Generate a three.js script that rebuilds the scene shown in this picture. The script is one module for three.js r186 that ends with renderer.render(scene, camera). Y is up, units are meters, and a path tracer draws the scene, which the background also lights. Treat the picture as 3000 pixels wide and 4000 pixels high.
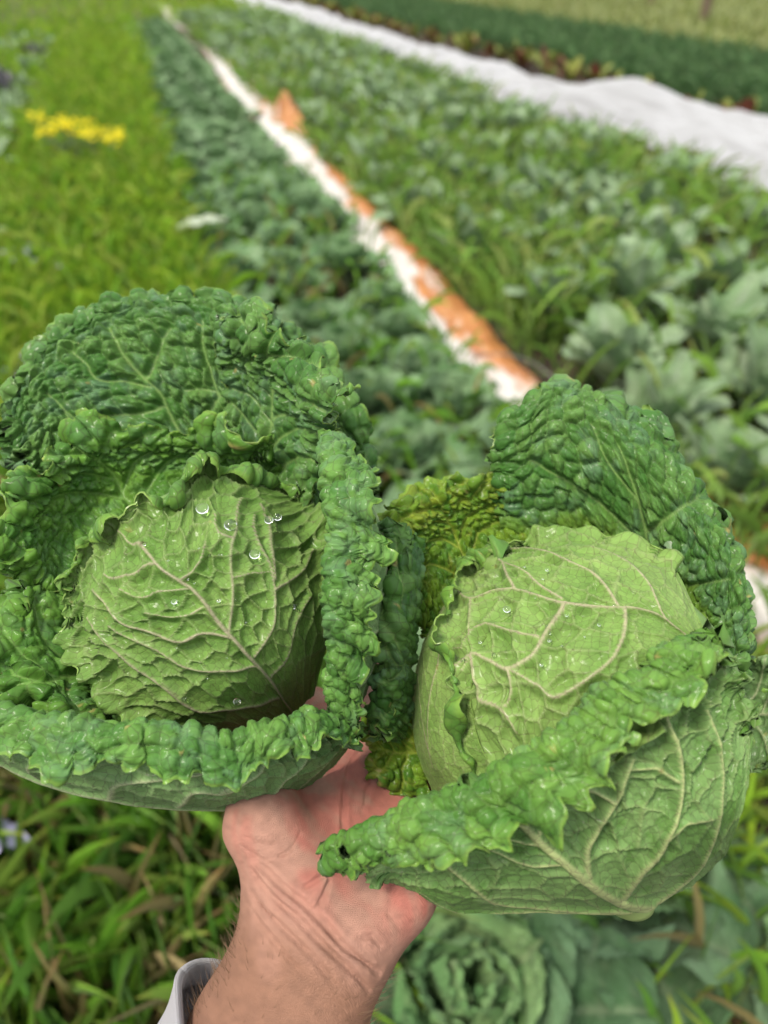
import * as THREE from 'three';
import { mergeGeometries } from 'three/addons/utils/BufferGeometryUtils.js';

// ------------------------------------------------------------------ camera, sky, light, exposure
const scene = new THREE.Scene();
const camera = new THREE.PerspectiveCamera(72, 0.75, 0.02, 400);
camera.position.set(0, 1.5, 0);
camera.rotation.order = 'YXZ';
camera.rotation.set(THREE.MathUtils.degToRad(-38.6), THREE.MathUtils.degToRad(-17.35), 0);
camera.focus = 0.335;
camera.userData.fStop = 4.9;

function overcastSky() {
  const w = 128, h = 64, d = new Float32Array(w * h * 4);
  for (let y = 0; y < h; y++) {
    const el = (y + 0.5) / h * Math.PI - Math.PI / 2, s = Math.sin(el);
    for (let x = 0; x < w; x++) {
      const az = x / w * Math.PI * 2, k = (y * w + x) * 4;
      let c;
      if (s > 0) {
        const l = 0.47 * (1.0 + 1.5 * s) / 2 * (1 + 0.06 * Math.sin(az * 3 + s * 5) + 0.05 * Math.sin(az * 5 - s * 9 + 1));
        c = [1.0 * l, 1.02 * l, 1.06 * l];
      } else c = [0.10, 0.13, 0.06];
      d[k] = c[0]; d[k + 1] = c[1]; d[k + 2] = c[2]; d[k + 3] = 1;
    }
  }
  const t = new THREE.DataTexture(d, w, h, THREE.RGBAFormat, THREE.FloatType);
  t.mapping = THREE.EquirectangularReflectionMapping; t.magFilter = THREE.LinearFilter; t.minFilter = THREE.LinearFilter;
  t.needsUpdate = true;
  return t;
}
const skyTexture = overcastSky();
scene.background = skyTexture;
scene.environment = skyTexture;

const sun = new THREE.DirectionalLight(0xfff4e6, 1.5);
sun.position.set(-4, 8, 1.2);
sun.castShadow = true;
sun.shadow.radius = 26;
sun.shadow.mapSize.set(2048, 2048);
Object.assign(sun.shadow.camera, { left: -20, right: 20, top: 20, bottom: -20, near: 0.5, far: 60 });
scene.add(sun, sun.target);

const renderer = new THREE.WebGLRenderer({ antialias: true });
renderer.toneMapping = THREE.LinearToneMapping;
renderer.toneMappingExposure = 3.4;
renderer.shadowMap.enabled = true;
renderer.setSize(768, 1024);

// ------------------------------------------------------------------ helpers
function rng(seed) {
  let a = seed >>> 0;
  return () => { a = (a + 0x6D2B79F5) >>> 0; let t = a; t = Math.imul(t ^ (t >>> 15), t | 1); t ^= t + Math.imul(t ^ (t >>> 7), t | 61); return ((t ^ (t >>> 14)) >>> 0) / 4294967296; };
}
const hash = (x, y, s) => { let n = Math.imul(x | 0, 374761393) + Math.imul(y | 0, 668265263) + Math.imul(s | 0, 2147483647 ^ 0x5bd1e995); n = Math.imul(n ^ (n >>> 13), 1274126177); return ((n ^ (n >>> 16)) >>> 0) / 4294967296; };
const clamp = (x, a = 0, b = 1) => Math.min(b, Math.max(a, x));
const sstep = (a, b, x) => { const t = clamp((x - a) / (b - a)); return t * t * (3 - 2 * t); };
const lerp = (a, b, t) => a + (b - a) * t;
const mix3 = (a, b, t) => [lerp(a[0], b[0], t), lerp(a[1], b[1], t), lerp(a[2], b[2], t)];
function noise2(x, y, s) {
  const i = Math.floor(x), j = Math.floor(y), f = x - i, g = y - j, a = f * f * (3 - 2 * f), b = g * g * (3 - 2 * g);
  return lerp(lerp(hash(i, j, s), hash(i + 1, j, s), a), lerp(hash(i, j + 1, s), hash(i + 1, j + 1, s), a), b) * 2 - 1;
}
const fbm = (x, y, s) => noise2(x, y, s) * 0.55 + noise2(x * 2.1, y * 2.1, s + 7) * 0.28 + noise2(x * 4.3, y * 4.3, s + 13) * 0.17;
const v3 = (a) => new THREE.Vector3(a[0], a[1], a[2]);
const sub = (a, b) => [a[0] - b[0], a[1] - b[1], a[2] - b[2]];
const add = (a, b, k = 1) => [a[0] + b[0] * k, a[1] + b[1] * k, a[2] + b[2] * k];
const dot = (a, b) => a[0] * b[0] + a[1] * b[1] + a[2] * b[2];
const cross = (a, b) => [a[1] * b[2] - a[2] * b[1], a[2] * b[0] - a[0] * b[2], a[0] * b[1] - a[1] * b[0]];
const len = (a) => Math.hypot(a[0], a[1], a[2]);
const unit = (a) => { const l = len(a) || 1; return [a[0] / l, a[1] / l, a[2] / l]; };
const used = {};
function numbered(n) { const k = used[n] = (used[n] ?? -1) + 1; return k ? `${n}_${String(k).padStart(3, '0')}` : n; }
function shade(o) { o.traverse((m) => { if (m.isMesh) { m.castShadow = true; m.receiveShadow = true; } }); return o; }
function mesh(name, g, m, parent) { const o = new THREE.Mesh(g, m); o.name = name; o.castShadow = o.receiveShadow = true; if (parent) parent.add(o); return o; }
function top(o, label, category, group, kind) {
  o.name = numbered(o.name); o.userData = { ...o.userData };
  if (label) o.userData.label = label;
  if (category) o.userData.category = category;
  if (group) o.userData.group = group;
  if (kind) o.userData.kind = kind;
  shade(o); scene.add(o); return o;
}
function group(name, p = [0, 0, 0], turn = 0) { const g = new THREE.Group(); g.name = name; g.position.set(...p); g.rotation.y = turn; return g; }
function geo(pos, idx, col, uv) {
  const g = new THREE.BufferGeometry();
  g.setAttribute('position', new THREE.Float32BufferAttribute(pos, 3));
  if (col) g.setAttribute('color', new THREE.Float32BufferAttribute(col, 3));
  if (uv) g.setAttribute('uv', new THREE.Float32BufferAttribute(uv, 2));
  g.setIndex(idx); g.computeVertexNormals(); return g;
}
function dataTex(n, f, srgb, rep = 1) {
  const d = new Uint8Array(n * n * 4);
  for (let y = 0; y < n; y++) for (let x = 0; x < n; x++) { const c = f(x / n, y / n), k = (y * n + x) * 4; for (let i = 0; i < 3; i++) d[k + i] = clamp(c[i]) * 255; d[k + 3] = 255; }
  const t = new THREE.DataTexture(d, n, n); t.wrapS = t.wrapT = THREE.RepeatWrapping; t.magFilter = THREE.LinearFilter; t.minFilter = THREE.LinearMipmapLinearFilter;
  if (srgb) t.colorSpace = THREE.SRGBColorSpace; t.repeat.set(rep, rep); t.needsUpdate = true; return t;
}
// cells: nearest and second nearest jittered seed; period > 0 makes it tile
function cells(x, y, s, period = 0) {
  const i = Math.floor(x), j = Math.floor(y); let a = 9, b = 9, id = 0;
  for (let dj = -1; dj <= 1; dj++) for (let di = -1; di <= 1; di++) {
    let ci = i + di, cj = j + dj; const hi = period ? ((ci % period) + period) % period : ci, hj = period ? ((cj % period) + period) % period : cj;
    const px = ci + 0.12 + 0.76 * hash(hi, hj, s), py = cj + 0.12 + 0.76 * hash(hi, hj, s + 31), d = Math.hypot(px - x, py - y);
    if (d < a) { b = a; a = d; id = hash(hi, hj, s + 77); } else if (d < b) b = d;
  }
  return [a, b, id];
}

// ------------------------------------------------------------------ the setting (x across the beds, -z along them)
const leafGrain = dataTex(512, (u, v) => {
  const c = cells(u * 24, v * 24, 5, 24), e = c[1] - c[0], line = 1 - sstep(0.0, 0.10, e);
  const c2 = cells(u * 60, v * 60, 6, 60), l2 = 1 - sstep(0, 0.12, c2[1] - c2[0]);
  const n = 0.93 + 0.07 * c[2] - 0.05 * c2[2];
  return [n - 0.13 * line - 0.03 * l2, n - 0.20 * line - 0.05 * l2, n - 0.13 * line - 0.04 * l2];
}, true);
const leafBump = dataTex(512, (u, v) => {
  const c = cells(u * 24, v * 24, 5, 24), c2 = cells(u * 60, v * 60, 6, 60);
  const k = 0.62 * sstep(0, 0.5, c[1] - c[0]) + 0.38 * sstep(0, 0.6, c2[1] - c2[0]); return [k, k, k];
});
const fabricBump = dataTex(256, (u, v) => { const k = 0.5 + 0.25 * Math.sin(u * Math.PI * 128) + 0.25 * Math.sin(v * Math.PI * 128); return [k, k, k]; });

// soil under everything: one wide sheet, fine near the viewer
{
  const soilMap = dataTex(1024, (u, v) => {
    const a = cells(u * 40, v * 40, 41, 40), b = cells(u * 110, v * 110, 42, 110);
    const k = 0.55 + 0.35 * a[2] + 0.25 * (b[2] - 0.5) - 0.35 * (1 - sstep(0, 0.25, a[1] - a[0])), straw = b[2] > 0.965 ? 0.5 : 0;
    return [0.30 * k + straw * 0.4, 0.235 * k + straw * 0.33, 0.165 * k + straw * 0.18];
  }, true);
  const pos = [], uv = [], idx = []; const xs = [], zs = [];
  for (let i = 0; i <= 90; i++) { const t = i / 45 - 1; xs.push(1 + Math.sign(t) * (Math.abs(t) * 4 + Math.pow(Math.abs(t), 6) * 120)); zs.push(-3 + Math.sign(t) * (Math.abs(t) * 5 + Math.pow(Math.abs(t), 6) * 150)); }
  for (const z of zs) for (const x of xs) { pos.push(x, fbm(x * 2.2, z * 2.2, 3) * 0.025 + fbm(x * 0.2, z * 0.2, 9) * 0.02 - 0.02, z); uv.push(x / 1.7, z / 1.7); }
  const n = xs.length; for (let i = 0; i < n - 1; i++) for (let j = 0; j < n - 1; j++) { const a = i * n + j; idx.push(a, a + n, a + 1, a + 1, a + n, a + n + 1); }
  top(mesh('ground', geo(pos, idx, null, uv), new THREE.MeshStandardMaterial({ map: soilMap, bumpMap: soilMap, bumpScale: 0.012, roughness: 0.95 })), 'dark brown soil under the crop beds', null, null, 'structure');
}
{ // meadow beyond the crops, on the right
  const meadowMap = dataTex(512, (u, v) => { const a = cells(u * 30, v * 30, 51, 30), b = cells(u * 90, v * 90, 52, 90); const k = 0.7 + 0.25 * a[2] + 0.3 * (b[2] - 0.5); return [0.40 * k, 0.44 * k, 0.17 * k]; }, true);
  const pos = [], uv = [], idx = [], n = 60;
  for (let i = 0; i <= n; i++) for (let j = 0; j <= n; j++) { const x = 9.3 + Math.pow(j / n, 2) * 110, z = 20 - i / n * 150; pos.push(x + (j ? 0 : noise2(z, 1, 2) * 0.2), 0.05 + fbm(x * 0.7, z * 0.7, 4) * 0.06, z); uv.push(x / 5, z / 5); }
  for (let i = 0; i < n; i++) for (let j = 0; j < n; j++) { const a = i * (n + 1) + j; idx.push(a, a + 1, a + n + 1, a + 1, a + n + 2, a + n + 1); }
  top(mesh('meadow', geo(pos, idx, null, uv), new THREE.MeshStandardMaterial({ map: meadowMap, roughness: 1, side: THREE.DoubleSide })), 'yellow green meadow beyond the crop rows', null, null, 'structure');
}

// ------------------------------------------------------------------ leaves and grass of the field
const fieldLeafMat = new THREE.MeshPhysicalMaterial({ vertexColors: true, roughness: 0.85, transmission: 0.22, thickness: 0, specularIntensity: 0.5, clearcoat: 0.06, clearcoatRoughness: 0.4, side: THREE.DoubleSide, map: leafGrain, bumpMap: leafBump, bumpScale: 0.0012 });
const grassMat = new THREE.MeshPhysicalMaterial({ vertexColors: true, roughness: 0.8, transmission: 0.35, thickness: 0, specularIntensity: 0.4, clearcoat: 0.05, clearcoatRoughness: 0.4, side: THREE.DoubleSide });

// a crop leaf growing along +z from the origin, its upper face up; o: L, W, rise (start angle), bend, ruffle, stalk share
function cropLeaf(o, seed, nu = 12, nv = 16) {
  const pos = [], col = [], uv = [], idx = [], r = rng(seed), ph = r() * 9, ph2 = r() * 9;
  let y = 0, z = 0, ang = o.rise; const L = o.L, st = o.stalk ?? 0.18;
  for (let i = 0; i <= nv; i++) {
    const t = i / nv, b = clamp((t - st) / (1 - st));
    const hw = t < st ? 0.012 * L / 0.3 : o.W * (o.point ? Math.pow(Math.sin(Math.PI * Math.pow(b, 0.62)), 0.75) : Math.pow(Math.sin(Math.PI * (0.07 + 0.9 * Math.pow(b, 0.8))), 0.62)) + 0.012;
    for (let j = 0; j <= nu; j++) {
      const s = j / nu * 2 - 1, a = Math.abs(s);
      const ed = (1 + 0.07 * noise2(t * 14 + ph, s > 0 ? 3 : 8, seed)), x = s * hw * ed;
      const cup = o.cup * hw * a * a, ruf = o.ruffle * hw * sstep(0.3, 1, a) * Math.sin(t * 17 + ph + (s > 0 ? 2.1 : 0)) + 0.4 * o.ruffle * hw * a * Math.sin(t * 31 + ph2);
      const ce = cells(x * 60 + 9, t * L * 60, seed), bl = t > st ? o.blister * Math.sqrt(clamp((ce[1] - ce[0]) * 1.3)) * sstep(0, 0.2, a) : 0;
      const h = cup + ruf + bl - 0.008 * (1 - sstep(0, 0.12, a)) * b;
      pos.push(x, y + Math.cos(ang) * h, z - Math.sin(ang) * h);
      const vein = Math.max(1 - sstep(0.02, 0.07 + 0.05 * (1 - t), a), 0.6 * (1 - sstep(0.0, 0.12, Math.abs(((t * 6.5 - a * 0.9) % 1 + 1) % 1 - 0.5) * 2 - 0.02)) * sstep(0, 0.1, b) * (1 - 0.5 * a));
      const n = 1 + 0.22 * noise2(x * 30, t * 12, seed + 4), mixd = clamp(0.5 + 0.8 * noise2(x * 14 + 5, t * 5, seed + 9));
      const c = mix3(mix3(o.c1, o.c2, mixd), o.cv, t < st ? 0.85 : 0.7 * vein);
      col.push(c[0] * n, c[1] * n, c[2] * n); uv.push(x / 0.08, t * L / 0.08);
    }
    ang -= o.bend / nv * (0.4 + 1.2 * t); y += Math.sin(ang) * L / nv; z += Math.cos(ang) * L / nv;
  }
  for (let i = 0; i < nv; i++) for (let j = 0; j < nu; j++) { const a = i * (nu + 1) + j, b = a + nu + 1; idx.push(a, b, a + 1, a + 1, b, b + 1); }
  return geo(pos, idx, col, uv);
}
const SAVOY = { c1: [0.105, 0.235, 0.075], c2: [0.215, 0.36, 0.165], cv: [0.25, 0.36, 0.19] };
const GLAUCOUS = { c1: [0.16, 0.29, 0.115], c2: [0.28, 0.41, 0.21], cv: [0.34, 0.43, 0.30] };
function plantGeometry(kind, seed, count, lowres) {
  const r = rng(seed), out = [];
  for (let k = 0; k < count; k++) {
    const t = k / (count - 1), turn = k * 2.39996 + r() * 0.5;                        // t = 0 outermost
    const o = kind === 'savoy'
      ? { ...SAVOY, L: lerp(0.30, 0.13, t) * (0.85 + 0.3 * r()), W: lerp(0.115, 0.075, t) * (0.85 + 0.3 * r()), rise: lerp(0.55, 1.25, t) + (r() - 0.5) * 0.3, bend: lerp(1.0, -0.3, t), cup: lerp(0.2, 0.5, t), ruffle: 0.16, blister: 0.007, stalk: lerp(0.28, 0.05, t) }
      : { ...GLAUCOUS, L: lerp(0.38, 0.24, t) * (0.8 + 0.4 * r()), W: lerp(0.085, 0.055, t) * (0.8 + 0.4 * r()), rise: lerp(0.75, 1.4, t) + (r() - 0.5) * 0.35, bend: lerp(0.9, 0.2, t) + (r() - 0.5) * 0.5, cup: 0.25, ruffle: 0.12, blister: 0.004, stalk: 0.25, point: r() < 0.6 };
    const g = cropLeaf(o, seed * 57 + k, lowres ? 4 : 10, lowres ? 6 : 14);
    g.rotateY(turn); g.translate(Math.sin(turn) * 0.02, 0.03 + 0.05 * t, Math.cos(turn) * 0.02); out.push(g);
  }
  return out;
}
const stemGeo = (h, r0) => new THREE.CylinderGeometry(r0 * 0.8, r0, h, 8).translate(0, h / 2, 0);
const stalkMat = new THREE.MeshStandardMaterial({ color: new THREE.Color(0.22, 0.28, 0.14), roughness: 0.8 });
const protos = {}, farProtos = {};
for (const kind of ['savoy', 'glaucous']) {
  protos[kind] = []; farProtos[kind] = [];
  for (let k = 0; k < 4; k++) {
    const g = group(kind === 'savoy' ? 'cabbage_plant' : 'kale_plant');
    for (const l of plantGeometry(kind, 100 + k * 7 + (kind === 'savoy' ? 0 : 50), kind === 'savoy' ? 15 : 13)) mesh('leaf', l, fieldLeafMat, g);
    mesh('stem', stemGeo(0.09, 0.014), stalkMat, g);
    protos[kind].push(g);
    farProtos[kind].push(mergeGeometries(plantGeometry(kind, 300 + k * 7 + (kind === 'savoy' ? 0 : 50), kind === 'savoy' ? 12 : 11, true)));
  }
}
protos.near = [0, 1].map((k) => {
  const g = group('cabbage_plant'), r = rng(700 + k), count = 20;
  for (let i = 0; i < count; i++) {
    const t = i / (count - 1), turn = i * 2.39996 + r() * 0.5, c = t > 0.5 ? { c1: [0.10, 0.24, 0.07], c2: [0.20, 0.35, 0.12], cv: [0.34, 0.45, 0.22] } : { c1: [0.085, 0.20, 0.070], c2: [0.17, 0.30, 0.14], cv: [0.30, 0.41, 0.22] };
    const l = cropLeaf({ ...c, L: lerp(0.30, 0.10, Math.pow(t, 0.8)) * (0.9 + 0.2 * r()), W: lerp(0.12, 0.055, t) * (0.9 + 0.2 * r()), rise: lerp(0.4, 1.35, t), bend: lerp(0.7, -0.7, t), cup: lerp(0.15, 0.6, t), ruffle: 0.2, blister: 0.013, stalk: lerp(0.3, 0.03, t) }, 800 + k * 50 + i, 26, 34);
    l.rotateY(turn); l.translate(Math.sin(turn) * 0.02, 0.03 + 0.07 * t, Math.cos(turn) * 0.02); mesh('leaf', l, fieldLeafMat, g);
  }
  mesh('stem', stemGeo(0.09, 0.014), stalkMat, g); return g;
});
const pr = rng(2024);
function plant(kind, x, z, size, label, grp, far) {
  const k = Math.floor(pr() * 4) % (protos[kind].length), name = kind !== 'glaucous' ? 'cabbage_plant' : 'kale_plant';
  const o = far ? mesh(name, farProtos[kind][k], fieldLeafMat) : protos[kind][k].clone();
  o.name = name; o.position.set(x, 0, z); o.rotation.set((pr() - 0.5) * 0.2, pr() * 6.283, (pr() - 0.5) * 0.2); o.scale.setScalar(size * (0.85 + 0.3 * pr()));
  return top(o, label, kind !== 'glaucous' ? 'cabbage plant' : 'kale plant', grp);
}
// bed between the grass strip and the white strip
const nearLabels = ['large green cabbage plant at the bottom edge, right of the wrist', 'broad leaved cabbage plant directly below the right cabbage'];
plant('near', 0.25, -0.35, 1.2, nearLabels[0]);
plant('near', 0.60, -0.46, 1.0, nearLabels[1]);
plant('near', 0.86, -0.22, 0.9, 'dark cabbage plant in the bottom right corner');
plant('near', 0.92, -0.75, 0.9, 'cabbage plant showing at the right edge below the held right cabbage');
for (let i = 0; i < 46; i++) for (const rx of [0.34, 0.66, 1.0]) {
  const z = -0.95 - i * 0.40 - (i > 25 ? (i - 25) * 0.12 : 0) + (pr() - 0.5) * 0.14 - (rx === 0.66 ? 0.2 : 0);
  const row = { 0.34: 'row nearest the grass strip', 0.66: 'middle row between grass and white strip', 1: 'row along the left side of the white strip' }[rx];
  plant('savoy', rx + (pr() - 0.5) * 0.1, z, 0.92, `bluish green cabbage plant in the ${row}`, `cabbage plants in the ${row}`, z < -6.5);
}
// beds right of the white strip
for (let i = 0; i < 44; i++) for (const rx of [1.72, 2.2, 2.7, 3.2, 3.68]) {
  const z = -0.5 - i * 0.46 - (i > 22 ? (i - 22) * 0.1 : 0) + (pr() - 0.5) * 0.2, x = rx + (pr() - 0.5) * 0.16;
  if (pr() < 0.07 || (z > -1.2 && x < 2)) continue;
  const row = { 1.72: 'row along the right side of the white strip', 2.2: 'second row right of the white strip', 2.7: 'third row right of the white strip', 3.2: 'fourth row right of the white strip', 3.68: 'row beside the row cover' }[rx];
  plant('glaucous', x, z, 1.0, `grey green kale plant in the ${row}`, `kale plants in the ${row}`, z < -5.5);
}
// bed on the far left
for (let i = 0; i < 26; i++) for (const rx of [-1.25, -1.8, -2.4]) {
  const z = -3.6 - i * 0.55 + (pr() - 0.5) * 0.25; if (pr() < 0.3) continue;
  plant('glaucous', rx + (pr() - 0.5) * 0.2, z, 0.9, 'kale plant among tall grass on the far left', 'kale plants in the grassy bed on the left', z < -5);
}

// grass: blades curving over, many copies
function bladeGeometry(bend, fold) {
  const pos = [], col = [], idx = [], n = 7; let y = 0, z = 0, a = 1.45;
  for (let i = 0; i <= n; i++) {
    const t = i / n, w = 0.5 * (1 - Math.pow(t, 2.4)) * (0.55 + 0.45 * sstep(0, 0.25, t));
    pos.push(-w, y + fold * w, z, 0, y, z, w, y + fold * w, z);
    const k = t > 0.86 ? 1 : 0; for (let j = 0; j < 3; j++) col.push(1 + 0.35 * k, 1 - 0.1 * k, 1);
    y += Math.sin(a) / n; z += Math.cos(a) / n; a -= bend / n * (0.3 + 1.4 * t);
  }
  for (let i = 0; i < n; i++) for (let j = 0; j < 2; j++) { const q = i * 3 + j; idx.push(q, q + 1, q + 3, q + 1, q + 4, q + 3); }
  return geo(pos, idx, col);
}
const blades = [bladeGeometry(0.7, 0.35), bladeGeometry(1.5, 0.3), bladeGeometry(2.3, 0.3)];
function grass(name, label, count, seed, place, size, tones) {
  const r = rng(seed), per = Math.ceil(count / blades.length), root = group(name), q = new THREE.Quaternion(), e = new THREE.Euler(), m = new THREE.Matrix4(), c = new THREE.Color();
  const clear = (p) => Math.hypot(p[0] - 0.25, p[1] + 0.3) < 0.24;       // the near cabbage plant keeps its place free
  blades.forEach((b) => {
    const im = new THREE.InstancedMesh(b, grassMat, per); im.name = 'blades'; im.userData.kind = 'stuff';
    for (let i = 0; i < per; i++) {
      let p = place(r); for (let k = 0; k < 8 && clear(p); k++) p = place(r); const s = size(r, p);
      e.set((r() - 0.5) * 0.5, r() * 6.283, (r() - 0.5) * 0.5, 'YXZ'); q.setFromEuler(e);
      m.compose(new THREE.Vector3(p[0], p[2] ?? -0.01, p[1]), q, new THREE.Vector3(s[1], s[0], s[0])); im.setMatrixAt(i, m);
      const t = tones[Math.min(tones.length - 1, Math.floor(Math.pow(r(), 1.3) * tones.length))], k = 0.75 + 0.5 * r(); c.setRGB(t[0] * k, t[1] * k, t[2] * k); im.setColorAt(i, c);
    }
    im.castShadow = im.receiveShadow = true; root.add(im);
  });
  top(root, label, 'grass', null, 'stuff');
}
const GREEN = [[0.17, 0.36, 0.03], [0.23, 0.42, 0.035], [0.12, 0.29, 0.03], [0.30, 0.43, 0.07], [0.22, 0.34, 0.05], [0.13, 0.28, 0.03], [0.34, 0.28, 0.11]];
const LIME = [[0.24, 0.42, 0.025], [0.30, 0.46, 0.03], [0.17, 0.34, 0.025], [0.35, 0.46, 0.07]];
grass('grass', 'broad bladed green grass in front, left of the wrist', 4600, 71, (r) => [lerp(-1.25, 0.16, Math.pow(r(), 0.85)), lerp(0.0, -2.0, r())], (r) => [lerp(0.14, 0.40, r()), lerp(0.008, 0.021, r())], GREEN);
grass('grass', 'tall bright green grass strip beside the left cabbage bed', 16000, 72, (r) => { const z = lerp(-1.6, -16, Math.pow(r(), 1.5)); return [lerp(-0.95, 0.20, r()) + 0.07 * noise2(z, 3, 5), z]; }, (r) => [lerp(0.14, 0.42, r()), lerp(0.006, 0.012, r())], LIME);
grass('grass', 'far bright green grass along the left side', 9000, 73, (r) => { const z = lerp(-12, -60, Math.pow(r(), 1.4)); return [lerp(-9, z < -22 ? 4 : 0.4, Math.pow(r(), 0.5)), z]; }, (r) => [lerp(0.2, 0.5, r()), lerp(0.015, 0.035, r())], LIME);
grass('grass', 'loose grass between the kale plants on the left', 9000, 74, (r) => [lerp(-4.5, -0.8, Math.sqrt(r())), lerp(-1.5, -16, Math.pow(r(), 1.3))], (r) => [lerp(0.12, 0.36, r()), lerp(0.006, 0.012, r())], LIME);
grass('grass', 'thin weedy grass among the kale right of the white strip', 15000, 75, (r) => { let x, z; do { x = lerp(1.45, 4.0, r()); z = lerp(-0.2, -22, Math.pow(r(), 1.6)); } while (noise2(x * 1.1, z * 0.9, 6) < -0.1 && r() < 0.8); return [x, z]; }, (r) => [lerp(0.15, 0.46, r()), lerp(0.002, 0.005, r())], [[0.20, 0.36, 0.05], [0.25, 0.41, 0.07], [0.16, 0.31, 0.05], [0.29, 0.38, 0.10]]);
grass('grass', 'sparse grass growing between the near cabbage plants', 1500, 76, (r) => [lerp(0.15, 1.2, r()), lerp(0, -6, Math.pow(r(), 1.7))], (r) => [lerp(0.12, 0.34, r()), lerp(0.004, 0.009, r())], GREEN);
grass('ground_weeds', 'low green weeds covering the soil between the kale plants', 9000, 79, (r) => [lerp(1.5, 4.1, r()), lerp(0, -22, Math.pow(r(), 1.5))], (r) => [lerp(0.06, 0.16, r()), lerp(0.008, 0.02, r())], [[0.11, 0.24, 0.04], [0.16, 0.30, 0.06], [0.2, 0.33, 0.06]]);
grass('grass', 'fine thin grass mixed into the near grass on the left', 4500, 80, (r) => [lerp(-1.25, 0.2, r()), lerp(0.0, -2.2, r())], (r) => [lerp(0.15, 0.45, r()), lerp(0.002, 0.005, r())], [...GREEN, [0.4, 0.32, 0.15]]);
grass('grass', 'bright grass blades around the cabbage plants at the bottom right', 420, 81, (r) => { const p = [lerp(0.2, 1.3, Math.sqrt(r())), lerp(0.0, -0.9, r())]; return p; }, (r) => [lerp(0.16, 0.36, r()), lerp(0.003, 0.008, r())], LIME);
grass('onion_crop', 'dense dark green upright onion leaves behind the row cover', 30000, 77, (r) => { const row = Math.floor(r() * 8); return [6.5 + row * 0.38 + (r() - 0.5) * 0.16, lerp(-1, -45, Math.pow(r(), 1.2))]; }, (r) => [lerp(0.3, 0.52, r()), lerp(0.008, 0.014, r())], [[0.075, 0.17, 0.055], [0.11, 0.22, 0.075], [0.15, 0.27, 0.11]]);
grass('grass', 'dry yellow green grass of the meadow beyond the onions', 12000, 78, (r) => [9.6 + Math.pow(r(), 1.7) * 26, lerp(-4, -60, r())], (r) => [lerp(0.15, 0.4, r()), lerp(0.02, 0.045, r())], [[0.14, 0.19, 0.04], [0.18, 0.22, 0.05], [0.21, 0.215, 0.075]]);

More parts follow.
